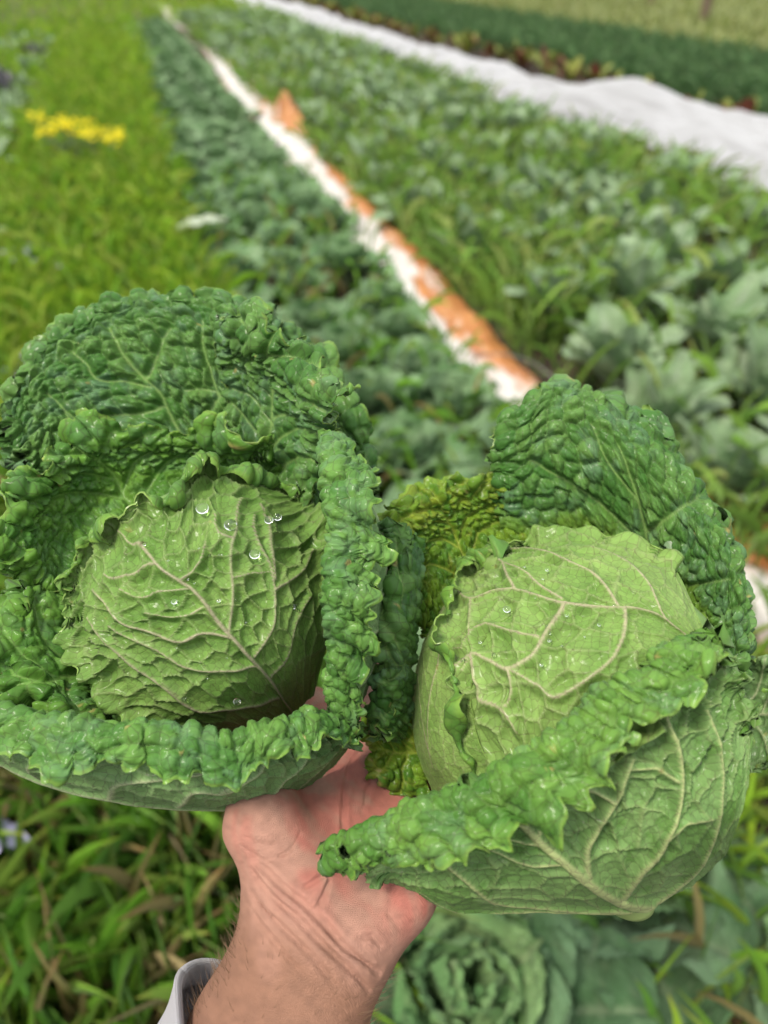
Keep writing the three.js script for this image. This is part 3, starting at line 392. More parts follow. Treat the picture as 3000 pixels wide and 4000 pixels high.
const RIGHT_CABBAGE = { base: [0.169, 1.118, -0.11], ball: {c:[-0.18,6.55,-7.58],r:8.95}, leaves: [
  {name:'wrapper_leaf',seed:53,kind:'pale',cell:1.2,amp:0.05,smooth:0.3,side:-1,veins:[{w:0.0924,p:[[0.0,0.0],[0.217,0.0],[0.383,0.0],[0.567,0.317],[0.8,0.367]]},{w:0.0726,p:[[0.133,0.0],[0.333,0.617],[0.55,0.583],[0.85,0.3]]}],net:[[[-2.49,12.08,-14.16],[-5.8,9.96,-13.58],[-7.85,7.72,-11.94],[-8.87,5.41,-9.1],[-8.53,3.84,-6.11]],[[-2.67,13.54,-12.49],[-6.45,10.91,-12.14],[-8.15,9.88,-9.71],[-8.79,8.67,-6.79],[-8.27,7.73,-4.06]],[[-3.39,14.79,-8.59],[-5.92,13.31,-8.32],[-7.13,12.04,-6.7],[-7.46,10.88,-4.85],[-6.86,9.88,-2.73]]]},
  {name:'wrapper_leaf',seed:59,kind:'pale',cell:1.35,amp:0.42,smooth:0.1,cellRoll:0.55,roll:{r:0.27,len:1.3,jit:1.5},side:1,veins:[{w:0.145,p:[[0.467,0.017],[0.4,0.133],[0.483,0.333],[0.5,0.517],[0.483,0.633],[0.467,0.7]]},{w:0.0924,p:[[0.467,0.7],[0.467,0.783],[0.467,0.9],[0.383,1.0]]},{w:0.0792,p:[[0.467,0.7],[0.35,0.767],[0.017,0.983],[0.167,1.0]]},{w:0.119,p:[[0.5,0.517],[0.6,0.55],[0.7,0.6],[0.75,0.717],[0.717,0.817],[0.683,0.9],[0.7,0.983]]},{w:0.099,p:[[0.483,0.283],[0.6,0.267],[0.7,0.3],[0.767,0.367],[0.817,0.517],[0.783,0.6],[0.75,0.717]]},{w:0.0924,p:[[0.467,0.317],[0.333,0.433],[0.267,0.567],[0.167,0.7],[0.0,0.933]]},{w:0.0792,p:[[0.483,0.533],[0.433,0.617],[0.367,0.683],[0.283,0.8]]},{w:0.0792,p:[[0.4,0.133],[0.25,0.267],[0.167,0.383],[0.133,0.5]]},{w:0.0792,p:[[0.75,0.717],[0.817,0.733],[0.833,0.783]]},{w:0.0792,p:[[0.683,0.9],[0.767,0.9],[0.8,0.917],[0.833,0.783],[0.883,0.717]]},{w:0.0594,p:[[0.65,0.583],[0.633,0.717],[0.6,0.817],[0.617,0.9],[0.683,0.9]]},{w:0.0528,p:[[0.467,0.9],[0.583,0.9],[0.617,0.9]]}],dirt:[[0.617,0.667,0.12],[0.617,0.7,0.05],[0.633,0.617,0.05],[0.483,0.883,0.1],[0.667,0.567,0.04],[0.55,0.767,0.05],[0.683,0.45,0.04]],net:[[[2.77,14.74,-4.6],[2.18,14.85,-4.38],[1.7,14.94,-4.3],[1.38,14.79,-3.79],[0.77,14.19,-2.53]],[[5.0,13.62,-10.38],[1.5,15.59,-7.09],[-0.32,15.6,-5.92],[-1.51,14.93,-4.01],[-1.97,13.23,-1.51]],[[2.3,13.74,-12.76],[-0.45,15.48,-9.8],[-2.47,15.46,-7.38],[-4.2,14.41,-5.0],[-4.79,11.75,-1.55]],[[-0.54,13.11,-14.02],[-2.65,14.02,-12.35],[-4.58,14.32,-9.79],[-6.08,13.51,-6.35],[-6.73,10.39,-2.38]],[[-2.99,12.23,-14.25],[-4.21,11.34,-14.32],[-6.4,12.35,-11.09],[-7.76,11.76,-7.42],[-8.18,8.72,-3.58]]]},
  {name:'wrapper_leaf',seed:61,kind:'wet',cell:1.55,amp:0.62,smooth:0.1,holes:[[0.09,0.86,0.13],[0.17,0.9,0.13],[0.36,0.84,0.16]],cellRoll:0.66,roll:{r:0.55,len:3.5,jit:1.25,ends:0.3,flat:2.9},taper:[0.0,0.0],side:-1,veins:[{w:0.33,p:[[0.533,0.0],[0.483,0.1],[0.433,0.25],[0.383,0.417],[0.367,0.55],[0.35,0.633]]},{w:0.145,p:[[0.433,0.233],[0.45,0.367],[0.5,0.467],[0.55,0.533],[0.633,0.667]]},{w:0.172,p:[[0.483,0.083],[0.533,0.217],[0.617,0.3],[0.683,0.4],[0.733,0.567],[0.75,0.717],[0.783,0.833]]},{w:0.106,p:[[0.55,0.533],[0.517,0.617],[0.467,0.633]]},{w:0.145,p:[[0.55,0.0],[0.667,0.1],[0.767,0.217],[0.833,0.417],[0.85,0.617]]},{w:0.132,p:[[0.5,0.0],[0.383,0.033],[0.267,0.1],[0.217,0.317],[0.183,0.5],[0.133,0.55]]},{w:0.0924,p:[[0.4,0.333],[0.333,0.35],[0.283,0.467],[0.25,0.55]]},{w:0.106,p:[[0.483,0.017],[0.333,0.017],[0.183,0.0],[0.1,0.167]]},{w:0.099,p:[[0.367,0.45],[0.417,0.583],[0.467,0.683]]},{w:0.0792,p:[[0.383,0.417],[0.333,0.483],[0.283,0.567]]},{w:0.0792,p:[[0.7,0.483],[0.667,0.583],[0.617,0.633]]},{w:0.0726,p:[[0.617,0.3],[0.683,0.317],[0.75,0.25]]}],dirt:[[0.683,0.8,0.32],[0.567,0.633,0.16],[0.4,0.667,0.1],[0.683,0.233,0.08],[0.467,0.333,0.1],[0.85,0.917,0.05],[0.317,0.533,0.3]],net:[[[-11.84,3.56,-3.35],[-9.69,3.09,-1.62],[-5.83,2.98,-0.32],[-1.48,2.44,0.81],[2.9,2.77,0.57],[1.8,9.74,1.09],[3.03,12.17,-0.69]],[[-12.77,5.64,-2.98],[-10.37,6.34,-1.33],[-6.86,7.43,-0.07],[-3.29,7.68,0.83],[-0.93,9.71,1.24],[1.27,11.29,0.41],[3.27,12.76,-1.5]],[[-13.73,6.8,-3.31],[-11.1,8.27,-2.11],[-7.67,9.85,-1.01],[-4.37,10.71,-0.3],[-1.66,12.01,-0.07],[0.96,13.06,-0.96],[3.25,13.79,-2.76]],[[-14.44,7.37,-3.6],[-11.72,9.42,-2.73],[-8.53,11.29,-1.95],[-5.28,12.78,-1.65],[-2.47,13.7,-1.84],[0.25,14.48,-2.46],[2.81,14.66,-3.76]],[[-14.85,7.84,-3.72],[-12.38,9.95,-3.11],[-9.35,11.96,-2.5],[-6.4,13.44,-2.28],[-3.42,14.27,-2.98],[-1.12,15.07,-3.35],[1.73,15.38,-4.19]]]},
  {name:'outer_leaf',seed:67,kind:'dark',cell:0.9,amp:0.56,smooth:0.0,young:0.22,holes:[[0.18,0.8,0.14],[0.5,0.3,0.2],[0.66,0.86,0.16]],taper:[0.25,0.15],roll:{r:1.3,len:1.3,jit:1.6},side:1,veins:[{w:0.132,p:[[0.483,0.083],[0.417,0.3],[0.367,0.5],[0.333,0.7]]},{w:0.0858,p:[[0.417,0.3],[0.5,0.55],[0.583,0.9]]},{w:0.0858,p:[[0.383,0.433],[0.3,0.567],[0.267,0.75]]},{w:0.0858,p:[[0.517,0.067],[0.65,0.3],[0.75,0.667]]},{w:0.0792,p:[[0.45,0.2],[0.3,0.3],[0.167,0.4],[0.1,0.533]]}],net:[[[-1.14,11.22,-16.48],[2.87,10.76,-14.83],[5.48,10.08,-12.52],[6.89,9.33,-10.1],[7.41,8.65,-8.03],[7.07,7.78,-6.34]],[[-1.18,13.57,-17.65],[2.73,13.46,-16.07],[5.79,12.37,-13.39],[7.34,11.27,-10.65],[7.56,10.19,-8.07],[6.93,8.72,-5.96]],[[-1.26,15.74,-18.69],[2.58,16.08,-16.96],[5.93,14.89,-14.11],[7.74,13.18,-10.92],[7.95,11.42,-7.9],[7.03,9.2,-5.53]],[[-0.36,17.33,-20.0],[2.89,17.97,-18.45],[6.21,16.64,-15.49],[8.15,14.23,-11.93],[8.58,12.0,-8.46],[7.31,9.3,-5.53]],[[1.02,18.14,-21.45],[3.89,18.66,-20.19],[7.01,17.44,-17.52],[9.05,14.47,-13.46],[9.67,11.69,-9.47],[8.16,8.71,-6.11]]]},
  {name:'inner_leaf',seed:71,kind:'yellow',cell:0.62,amp:0.5,smooth:0.0,taper:[0,0.5],roll:{r:0.8,len:1.2,jit:1.6},side:1,net:[[[-6.45,8.06,-12.14],[-5.35,9.44,-13.62],[-3.78,9.86,-14.15],[-1.48,10.21,-14.12],[2.66,10.21,-12.83]],[[-7.5,9.81,-13.93],[-6.12,11.54,-16.29],[-3.89,12.01,-17.33],[-1.2,12.16,-17.28],[3.52,11.69,-15.41]],[[-8.32,11.22,-14.16],[-6.96,13.02,-16.58],[-4.59,13.76,-18.2],[-1.5,14.03,-18.13],[3.3,13.04,-16.08]]]},
  {name:'outer_leaf',seed:73,kind:'dark',cell:0.68,amp:0.38,smooth:0.0,roll:{r:0.42,len:1.4,jit:1.4},side:-1,net:[[[-6.21,12.8,-16.16],[-7.23,10.72,-13.93],[-8.27,8.5,-11.6],[-9.04,6.37,-10.06],[-9.68,5.31,-9.37]],[[-6.92,14.1,-16.13],[-7.87,11.44,-13.4],[-8.76,9.29,-11.07],[-9.58,7.43,-9.77],[-10.34,6.21,-9.12]],[[-7.41,14.7,-15.98],[-8.48,12.12,-13.09],[-9.37,9.93,-10.72],[-10.21,8.21,-9.55],[-10.87,6.92,-8.95]]]},
  {name:'outer_leaf',seed:79,kind:'yellow',cell:0.65,amp:0.32,smooth:0.0,roll:{r:0.4,len:0.8,jit:0.9},side:-1,net:[[[-8.68,6.29,-10.69],[-8.68,4.81,-8.91],[-8.74,3.46,-6.99]],[[-9.83,6.71,-10.73],[-9.8,4.98,-9.0],[-9.94,3.64,-7.26]],[[-10.95,7.13,-10.76],[-10.88,5.24,-9.16],[-10.98,4.03,-7.5]]]},
  {name:'outer_leaf',seed:83,kind:'pale2',cell:0.8,amp:0.32,smooth:0.0,roll:{r:0.5,len:1.2,jit:0.9},side:-1,net:[[[9.23,7.2,-7.99],[8.92,4.89,-5.9],[8.03,2.76,-3.58]],[[10.47,7.2,-7.61],[10.15,4.89,-5.51],[9.14,2.87,-3.33]],[[11.21,7.6,-6.64],[10.66,5.74,-4.72],[9.73,3.92,-2.95]]]},
]};
const STALK = [[-3.06,4.08,-1.05],[0.11,-0.29,-0.02]];
const HAND = {base:[-0.027,1.119,-0.099],chains:[[[-3.51,-5.28,2.42,3.1],[-0.04,-0.52,-1.29,2.75],[2.39,2.26,-4.32,2.0],[3.04,3.14,-5.4,1.8]],[[-1.02,-4.9,3.41,3.2],[1.74,-0.45,-0.52,2.9],[4.42,1.34,-2.79,2.1],[5.24,1.83,-3.48,1.9]],[[3.0,3.12,-5.79,1.9],[6.59,3.15,-13.28,1.25]],[[3.82,2.64,-5.14,1.9],[8.96,2.57,-12.59,1.25]],[[4.73,2.07,-4.37,1.9],[10.75,1.74,-10.53,1.25]],[[5.52,1.49,-3.64,1.7],[11.63,1.04,-7.52,1.15]],[[3.18,3.61,-5.88,1.75],[2.28,5.21,-8.17,1.75],[2.4,4.99,-10.5,1.35]],[[5.65,2.12,-3.59,1.55],[7.89,2.61,-4.24,1.6],[10.16,2.15,-5.69,1.4]],[[2.4,4.99,-10.5,1.3],[1.71,3.86,-12.98,1.1],[1.16,1.87,-14.98,0.95],[1.22,0.7,-16.66,0.75]]],fingers:[[[6.59,3.15,-13.28,1.15],[6.89,0.83,-16.33,0.98],[6.86,-0.68,-18.7,0.88],[6.59,-1.99,-20.24,0.72]],[[8.96,2.57,-12.59,1.15],[10.02,1.53,-16.21,1.0],[10.64,1.12,-18.89,0.9],[11.0,0.64,-20.79,0.74]],[[10.75,1.74,-10.53,1.1],[12.89,0.36,-13.26,0.95],[14.69,-0.58,-15.14,0.86],[16.15,-1.0,-16.47,0.7]],[[11.63,1.04,-7.52,1.0],[13.84,-0.52,-9.29,0.85],[15.6,-1.24,-10.54,0.76],[17.16,-2.08,-11.5,0.62]]],creases:[{w:0.12,d:0.27,p:[[1.53,6.07,-6.31],[2.39,5.26,-5.36],[3.33,4.58,-4.5],[4.14,3.82,-3.61],[4.83,3.0,-2.71],[6.04,2.1,-1.58]]},{w:0.11,d:0.21,p:[[1.37,5.62,-5.98],[2.06,4.81,-5.09],[2.99,4.09,-4.19],[3.79,3.27,-3.26],[4.7,2.46,-2.3],[5.47,1.56,-1.3]]},{w:0.09,d:0.13,p:[[1.14,4.9,-5.45],[2.26,3.82,-4.19],[3.44,2.73,-2.92],[4.19,1.74,-1.85]]},{w:0.09,d:0.1,p:[[1.13,4.18,-4.85],[1.91,3.27,-3.85],[2.96,2.1,-2.54]]},{w:0.1,d:0.16,p:[[7.59,8.83,-9.0],[6.82,8.07,-8.6],[6.26,6.93,-7.83],[5.91,5.69,-6.9],[5.82,4.84,-6.21]]},{w:0.09,d:0.15,p:[[5.07,5.89,-5.05],[4.28,5.35,-4.85],[3.3,4.94,-4.81]]},{w:0.09,d:0.15,p:[[4.72,5.35,-4.71],[4.3,4.72,-4.31],[3.86,4.27,-4.07]]},{w:0.08,d:0.08,p:[[8.06,7.88,-8.06],[7.37,6.93,-7.48],[6.91,5.98,-6.83]]},{w:0.09,d:0.15,p:[[6.37,3.0,-2.23],[6.01,3.36,-2.64],[5.46,3.36,-2.82]]},{w:0.09,d:0.07,p:[[7.29,3.64,-2.47],[6.96,4.09,-2.95],[7.18,4.54,-3.26]]},{w:0.07,d:0.08,p:[[1.29,4.84,-7.63],[2.01,5.98,-6.09],[2.76,5.89,-5.78]]},{w:0.06,d:0.07,p:[[1.23,5.31,-8.05],[2.01,4.93,-7.48],[3.15,4.84,-7.05]]},{w:0.06,d:0.07,p:[[2.09,5.89,-5.98],[3.06,6.25,-5.98],[3.96,5.31,-7.19]]}],eye:[2.7,38.1,9.9],cuffA:[0.39,-1.29,-0.51],cuffB:[-3.73,-5.18,2.53],palm:[5.98,4.82,-6.82],wrist:[3.91,2.8,-4.44]};
const DROPS = [[[0.0253,1.2864,-0.2662],0.22],[[0.03,1.2846,-0.2692],0.2],[[0.0152,1.2826,-0.248],0.25],[[0.0071,1.2916,-0.2614],0.3],[[-0.004,1.296,-0.2719],0.3],[[-0.0232,1.2758,-0.2353],0.13],[[-0.0044,1.2742,-0.2319],0.1],[[0.0027,1.2725,-0.2314],0.09],[[0.0286,1.2594,-0.2324],0.12],[[-0.0277,1.235,-0.2145],0.13],[[-0.0053,1.2282,-0.2112],0.16],[[-0.0045,1.287,-0.2481],0.1],[[0.003,1.253,-0.2185],0.1],[[0.1209,1.2633,-0.1979],0.17],[[0.1414,1.2709,-0.2044],0.06],[[0.0975,1.2449,-0.1899],0.14],[[0.1078,1.2549,-0.181],0.12],[[0.1497,1.2734,-0.1694],0.08],[[0.1256,1.2663,-0.1774],0.05],[[0.1331,1.2695,-0.1954],0.036],[[-0.0059,1.2523,-0.2173],0.045],[[0.1361,1.2474,-0.2458],0.054],[[-0.0087,1.2893,-0.2521],0.049],[[0.1604,1.2757,-0.1757],0.047],[[-0.0227,1.287,-0.2505],0.052],[[0.1058,1.2531,-0.1913],0.078],[[-0.0134,1.2807,-0.2391],0.046],[[0.1286,1.2671,-0.1725],0.082],[[0.0,1.2864,-0.2478],0.09],[[0.132,1.2677,-0.1677],0.053],[[-0.0157,1.282,-0.2411],0.051],[[0.146,1.271,-0.2092],0.087],[[0.0152,1.2644,-0.2286],0.035],[[0.1302,1.2682,-0.1753],0.072],[[-0.0159,1.251,-0.217],0.048],[[0.1418,1.271,-0.1671],0.047],[[0.0073,1.2793,-0.2398],0.05],[[0.1218,1.262,-0.1652],0.078],[[-0.032,1.2895,-0.2616],0.065],[[0.1306,1.2688,-0.179],0.062],[[0.0055,1.2638,-0.2251],0.044],[[0.1398,1.2661,-0.2187],0.055],[[-0.0263,1.2595,-0.2232],0.053],[[0.1399,1.2722,-0.1794],0.075],[[-0.0161,1.2447,-0.2147],0.048]];

const KINDS = { // upper face, lower face, upper veins, lower veins, waxy bloom of the upper face
  fresh: { soft: true, ad: [[0.070, 0.170, 0.025], [0.12, 0.26, 0.03]], ab: [[0.105, 0.220, 0.036], [0.165, 0.285, 0.062]], va: [0.30, 0.44, 0.10], vb: [0.33, 0.305, 0.195], gl: [0.10, 0.22, 0.06] },
  pale:  { soft: true, ad: [[0.070, 0.170, 0.025], [0.12, 0.26, 0.03]], ab: [[0.135, 0.255, 0.048], [0.205, 0.330, 0.080]], va: [0.30, 0.44, 0.10], vb: [0.36, 0.335, 0.205], gl: [0.10, 0.22, 0.06] },
  pale2: { ad: [[0.056, 0.165, 0.024], [0.110, 0.245, 0.042]], ab: [[0.120, 0.235, 0.075], [0.175, 0.305, 0.105]], va: [0.22, 0.36, 0.14], vb: [0.38, 0.45, 0.24], gl: [0.115, 0.225, 0.105] },
  wet:   { ad: [[0.056, 0.160, 0.020], [0.118, 0.250, 0.036]], ab: [[0.120, 0.235, 0.062], [0.175, 0.300, 0.095]], va: [0.24, 0.38, 0.14], vb: [0.37, 0.43, 0.18], gl: [0.11, 0.22, 0.09] },
  dark:  { ad: [[0.046, 0.142, 0.020], [0.098, 0.215, 0.042]], ab: [[0.12, 0.23, 0.09], [0.16, 0.28, 0.11]], va: [0.20, 0.33, 0.09], vb: [0.40, 0.48, 0.24], gl: [0.095, 0.185, 0.105] },
  mid:   { ad: [[0.048, 0.150, 0.015], [0.100, 0.230, 0.026]], ab: [[0.12, 0.23, 0.075], [0.17, 0.29, 0.10]], va: [0.15, 0.29, 0.06], vb: [0.40, 0.48, 0.24], gl: [0.085, 0.19, 0.065] },
  yellow:{ ad: [[0.055, 0.155, 0.010], [0.130, 0.240, 0.014]], ab: [[0.18, 0.27, 0.055], [0.25, 0.32, 0.065]], va: [0.27, 0.34, 0.04], vb: [0.40, 0.47, 0.19], gl: [0.22, 0.25, 0.02] },
};
const leafMats = [
  new THREE.MeshPhysicalMaterial({ name: 'leaf_upper_face', vertexColors: true, map: leafGrain, bumpMap: leafBump, bumpScale: 0.00010, roughness: 0.8, transmission: 0.18, thickness: 0, specularIntensity: 0.3, clearcoat: 0.20, clearcoatRoughness: 0.2, side: THREE.DoubleSide }),
  new THREE.MeshPhysicalMaterial({ name: 'leaf_lower_face', vertexColors: true, map: leafGrain, bumpMap: leafBump, bumpScale: 0.00014, roughness: 0.8, transmission: 0.18, thickness: 0, specularIntensity: 0.3, clearcoat: 0.16, clearcoatRoughness: 0.18, side: THREE.DoubleSide }),
];
function netAt(net, u, v) { return crSpline(net.map((r) => crSpline(r, u)), v); }
function heroLeaf(o) {
  const S = 0.01, step = 0.085, K = KINDS[o.kind], roll = o.roll, seed = o.seed;
  // size along the two directions
  let W = 0, L = 0;
  for (let i = 0; i < 24; i++) { W += len(sub(netAt(o.net, (i + 1) / 24, 0.6), netAt(o.net, i / 24, 0.6))); L += len(sub(netAt(o.net, 0.5, (i + 1) / 24), netAt(o.net, 0.5, i / 24))); }
  const nu = Math.round(clamp(W / step, 40, 210)), nb = Math.round(clamp(L / step, 24, 170)), nr = roll ? Math.round(clamp(roll.len / step, 8, 60)) : 0, nv = nb + nr;
  const P = [];
  const rowsV = []; for (let j = 0; j <= nu; j++) rowsV.push(o.net.map((r) => crSpline(r, j / nu)));
  const tp = o.taper ?? [0, 0], endOf = (u) => 1 - tp[0] * Math.pow(1 - sstep(0, 0.22, u), 1.5) - tp[1] * Math.pow(sstep(0.78, 1, u), 1.5);
  for (let i = 0; i <= nb; i++) { const row = []; for (let j = 0; j <= nu; j++) { const x = j / nu * W, wob = roll ? (0.32 * noise2(x * 0.55, 21, seed) + 0.22 * noise2(x * 1.4, 22, seed)) * roll.jit / L : 0; row.push(crSpline(rowsV[j], clamp(i / nb * endOf(j / nu) * (1 - Math.max(0, wob + 0.02) * sstep(0.5, 1, i / nb)), 0, 1))); } P.push(row); }
  const normalsOf = () => P.map((row, i) => row.map((_, j) => { const a = P[Math.min(i + 1, P.length - 1)][j], b = P[Math.max(i - 1, 0)][j], c = row[Math.min(j + 1, nu)], d = row[Math.max(j - 1, 0)]; const n = unit(cross(sub(c, d), sub(a, b))); return [n[0] * o.side, n[1] * o.side, n[2] * o.side]; }));
  const ext = [];
  if (roll) {
    const N = normalsOf(), t = [], n = [];
    for (let j = 0; j <= nu; j++) { t.push(unit(sub(P[nb][j], P[nb - 2][j]))); n.push(N[nb - 1][j]); }
    const smooth = (a) => { for (let k = 0; k < 60; k++) { const b = a.map((x, j) => { const l = a[Math.max(0, j - 1)], r = a[Math.min(nu, j + 1)]; return unit([x[0] * 2 + l[0] + r[0], x[1] * 2 + l[1] + r[1], x[2] * 2 + l[2] + r[2]]); }); a.splice(0, a.length, ...b); } };
    smooth(t); smooth(n);
    const len_ = [], rad = [];
    for (let j = 0; j <= nu; j++) {
      const x = j / nu * W, e = roll.ends ? roll.ends + (1 - roll.ends) * Math.pow(Math.sin(Math.PI * clamp(j / nu * 0.9 + 0.05)), 0.7) : 1;
      rad.push(roll.r * (1 + 0.28 * roll.jit * noise2(x * 0.45, 1, seed) + 0.16 * roll.jit * noise2(x * 1.3, 2, seed)) * (0.45 + 0.55 * e));
      len_.push(roll.len * e * (1 + (roll.flat ? 0.13 : 0.24) * roll.jit * noise2(x * 0.6, 3, seed) + (roll.flat ? 0.09 : 0.18) * roll.jit * noise2(x * 1.7, 4, seed) + 0.10 * roll.jit * noise2(x * 4, 8, seed)));
    }
    for (let i = 1; i <= nr; i++) {
      const row = [];
      for (let j = 0; j <= nu; j++) {
        const s = i / nr * len_[j], R = rad[j], full_ = s / R, th = roll.flat ? Math.min(full_, roll.flat) : full_, T = t[j], M = n[j], g = roll.flat ? 1 : 1 + 0.06 * th, rest = (full_ - th) * R;
        let p = P[nb][j]; p = add(p, T, R * g * Math.sin(th)); p = add(p, M, -R * g * (1 - Math.cos(th))); if (rest > 0) { const lift = 0.3 * rest * (0.5 + noise2(j / nu * W * 0.8, 31, seed)); p = add(p, T, Math.cos(th) * rest); p = add(p, M, -Math.sin(th) * rest - Math.max(0, lift)); }
        row.push(p);
      }
      P.push(row);
    }
    for (let j = 0; j <= nu; j++) ext.push(len_[j]);
  }
  // slow waves of the whole leaf and a crinkled margin
  {
    const N = normalsOf();
    for (let i = 0; i <= nv; i++) for (let j = 0; j <= nu; j++) {
      const y = i <= nb ? i / nb * L : L + (i - nb) / Math.max(1, nr) * (roll ? roll.len : 0), x = j / nu * W, m = sstep(nv - 26, nv, i), tot = L + (roll ? roll.len : 0);
      const w = 0.12 * fbm(x * 0.35, y * 0.35, seed + 1) * (o.amp > 0.1 ? 1 : 0.3) + (roll ? 0.34 * roll.jit : 0.05) * m * noise2(x * 1.3, 7, seed + 2) + (roll ? 0.10 * roll.jit : 0) * m * m * Math.sin(x * 5.5 + 3 * noise2(x, 1, seed));
      P[i][j] = add(P[i][j], N[i][j], w);
      const ew = roll ? 1 - sstep(0, 1.4, Math.min(x, W - x)) : 0;
      if (ew > 0 && i > nb * 0.2) { const d = unit(sub(P[i][Math.min(j + 1, nu)], P[i][Math.max(j - 1, 0)])); P[i][j] = add(P[i][j], d, ew * (0.42 * noise2(y * 0.9, j < nu / 2 ? 41 : 47, seed) + 0.2 * noise2(y * 2.6, j < nu / 2 ? 42 : 48, seed))); P[i][j] = add(P[i][j], N[i][j], -0.5 * ew * ew + 0.3 * ew * noise2(y * 1.5, 45, seed)); }
    }
  }
  // veins in leaf coordinates (cm)
  const X = (u) => (u - 0.5) * W, Y = (v) => v * L, segs = [];
  const addVein = (pts, w) => { for (let k = 0; k < pts.length - 1; k++) segs.push([pts[k], pts[k + 1], w * (1 - 0.62 * k / (pts.length - 1)), w * (1 - 0.62 * (k + 1) / (pts.length - 1))]); };
  const r = rng(seed * 31);
  const full = L + (roll ? roll.len : 0);
  if (o.veins) for (const v of o.veins) {
    const c = v.p.map((q) => [X(q[0]), Y(q[1])]), fine = [];
    for (let k = 0; k <= c.length * 4; k++) { const q = crSpline(c, k / (c.length * 4)); fine.push([q[0] + 0.04 * noise2(k * 0.5, 1, seed), q[1] + 0.04 * noise2(k * 0.5, 5, seed)]); }
    addVein(fine, v.w);
    const e = fine[fine.length - 1], b = fine[fine.length - 4];           // carry veins that reach the fold on into the rolled margin
    if (roll && e[1] > L * 0.9) { const d = Math.hypot(e[0] - b[0], e[1] - b[1]) || 1; addVein([e, [e[0] + (e[0] - b[0]) / d * roll.len * 0.4, e[1] + roll.len * 0.5], [e[0] + (e[0] - b[0]) / d * roll.len * 0.5 + (r() - 0.5), e[1] + roll.len]], v.w * 0.5); }
  } else {
    const mid = []; for (let k = 0; k <= 12; k++) mid.push([0.25 * noise2(k * 0.4, 2, seed), full * 0.97 * k / 12]);
    addVein(mid, 0.12);
    const n = Math.max(3, Math.round(full / 1.9));
    for (let k = 0; k < n; k++) for (const sd of [-1, 1]) {
      const y0 = full * (k + 0.25 + 0.4 * r() + (sd > 0 ? 0.25 : 0)) / n * 0.85, pts = [], rise = 0.5 + 0.5 * r();
      for (let q = 0; q <= 6; q++) { const x = W * 0.5 * q / 6 * 0.96; pts.push([sd * x + 0.12 * noise2(q, k, seed), y0 + rise * x * (1 - 0.35 * q / 6) + 0.15 * noise2(q * 0.8, k + 9, seed)]); }
      addVein(pts, 0.07);
    }
  }
  const N = normalsOf();
  const posA = [], posB = [], colA = [], colB = [], uvs = [], c1 = 1 / o.cell, holes = o.holes ?? [], keep = [];
  const spots = []; for (let k = 0; k < 10; k++) spots.push([(r() - 0.5) * W, full * (0.35 + 0.65 * Math.sqrt(r())), 0.06 + 0.16 * r() * r()]);
  for (let i = 0; i <= nv; i++) for (let j = 0; j <= nu; j++) {
    const u = j / nu, x = X(u), y = i <= nb ? Y(i / nb) : L + (i - nb) / nr * ext[j], v = y / full;
    let dv = 9, wv = 0.1;
    for (const s of segs) {
      const ax = s[0][0], ay = s[0][1], bx = s[1][0] - ax, by = s[1][1] - ay, px = x - ax, py = y - ay; if (Math.abs(px) > 4 || Math.abs(py) > 4) continue;
      const q = clamp((px * bx + py * by) / (bx * bx + by * by + 1e-9)), d = Math.hypot(px - bx * q, py - by * q), w = lerp(s[2], s[3], q);
      if (d - w < dv - wv) { dv = d; wv = w; }
    }
    const wx = x + 0.15 * noise2(x * 1.1, y * 1.1, seed + 5), wy = y + 0.15 * noise2(x * 1.1 + 40, y * 1.1, seed + 5);
    const inR = i > nb, cc = inR && o.cellRoll ? 1 / o.cellRoll : c1;
    const a = cells(wx * cc, wy * cc, seed), b = cells(wx * cc * 2.1 + 3, wy * cc * 2.1, seed + 2);
    const ea = a[1] - a[0], eb = b[1] - b[0], domeA = Math.sqrt(Math.max(0, 1 - Math.pow(1 - clamp(ea * 1.35), 2))), domeB = Math.sqrt(Math.max(0, 1 - Math.pow(1 - clamp(eb * 1.3), 2)));
    const inRoll = i > nb ? 1 : 0, grow = o.smooth > 0 ? 0.16 + 0.84 * sstep(o.smooth * 0.35, Math.min(1, o.smooth * 0.35 + 0.45), v) : 0.8 + 0.2 * v;
    const ue = Math.min(u, 1 - u) * W, gate = sstep(-0.02, Math.min(0.42, 0.36 * o.cell), dv - wv * 0.6) * (K.soft ? sstep(0, 0.7, ue) : 1), amp = o.amp * grow * (o.cellRoll ? lerp(1, o.cellRoll / o.cell * (K.soft ? 0.6 : 1.45), sstep(nb - 1, nb + 4, i)) * lerp(0.55, 1, sstep(0, 7, Math.abs(i - nb - 1))) : 1), subK = (K.soft || o.kind === 'pale2') && !inRoll ? 0.08 : 0.34;
    const h = amp * gate * ((0.45 + 0.7 * a[2]) * domeA + subK * domeB * (0.4 + 0.6 * domeA)) + 0.02 * fbm(x * 3, y * 3, seed + 8);
    const veinM = 1 - sstep(wv * 0.5, wv * 1.0 + 0.02, dv), ridge = Math.sqrt(Math.max(0, 1 - Math.pow(dv / (wv * 1.15 + 0.03), 2))) * wv * 0.75;
    const fine = (1 - sstep(0.0, 0.11, ea)) * 0.55, n = N[i][j], p = P[i][j];
    const tertiary = (1 - sstep(0.0, 0.085, ea)) * 0.025;
    const pa = add(p, n, h - 0.02 * veinM), pb = add(p, n, h - 0.075 - ridge - tertiary);
    posA.push(pa[0] * S, pa[1] * S, pa[2] * S); posB.push(pb[0] * S, pb[1] * S, pb[2] * S);
    const mt = clamp(0.5 + 0.9 * fbm(x * 0.55, y * 0.55, seed + 11)), gr = 1 + 0.16 * fbm(x * 2.6, y * 2.6, seed + 12);
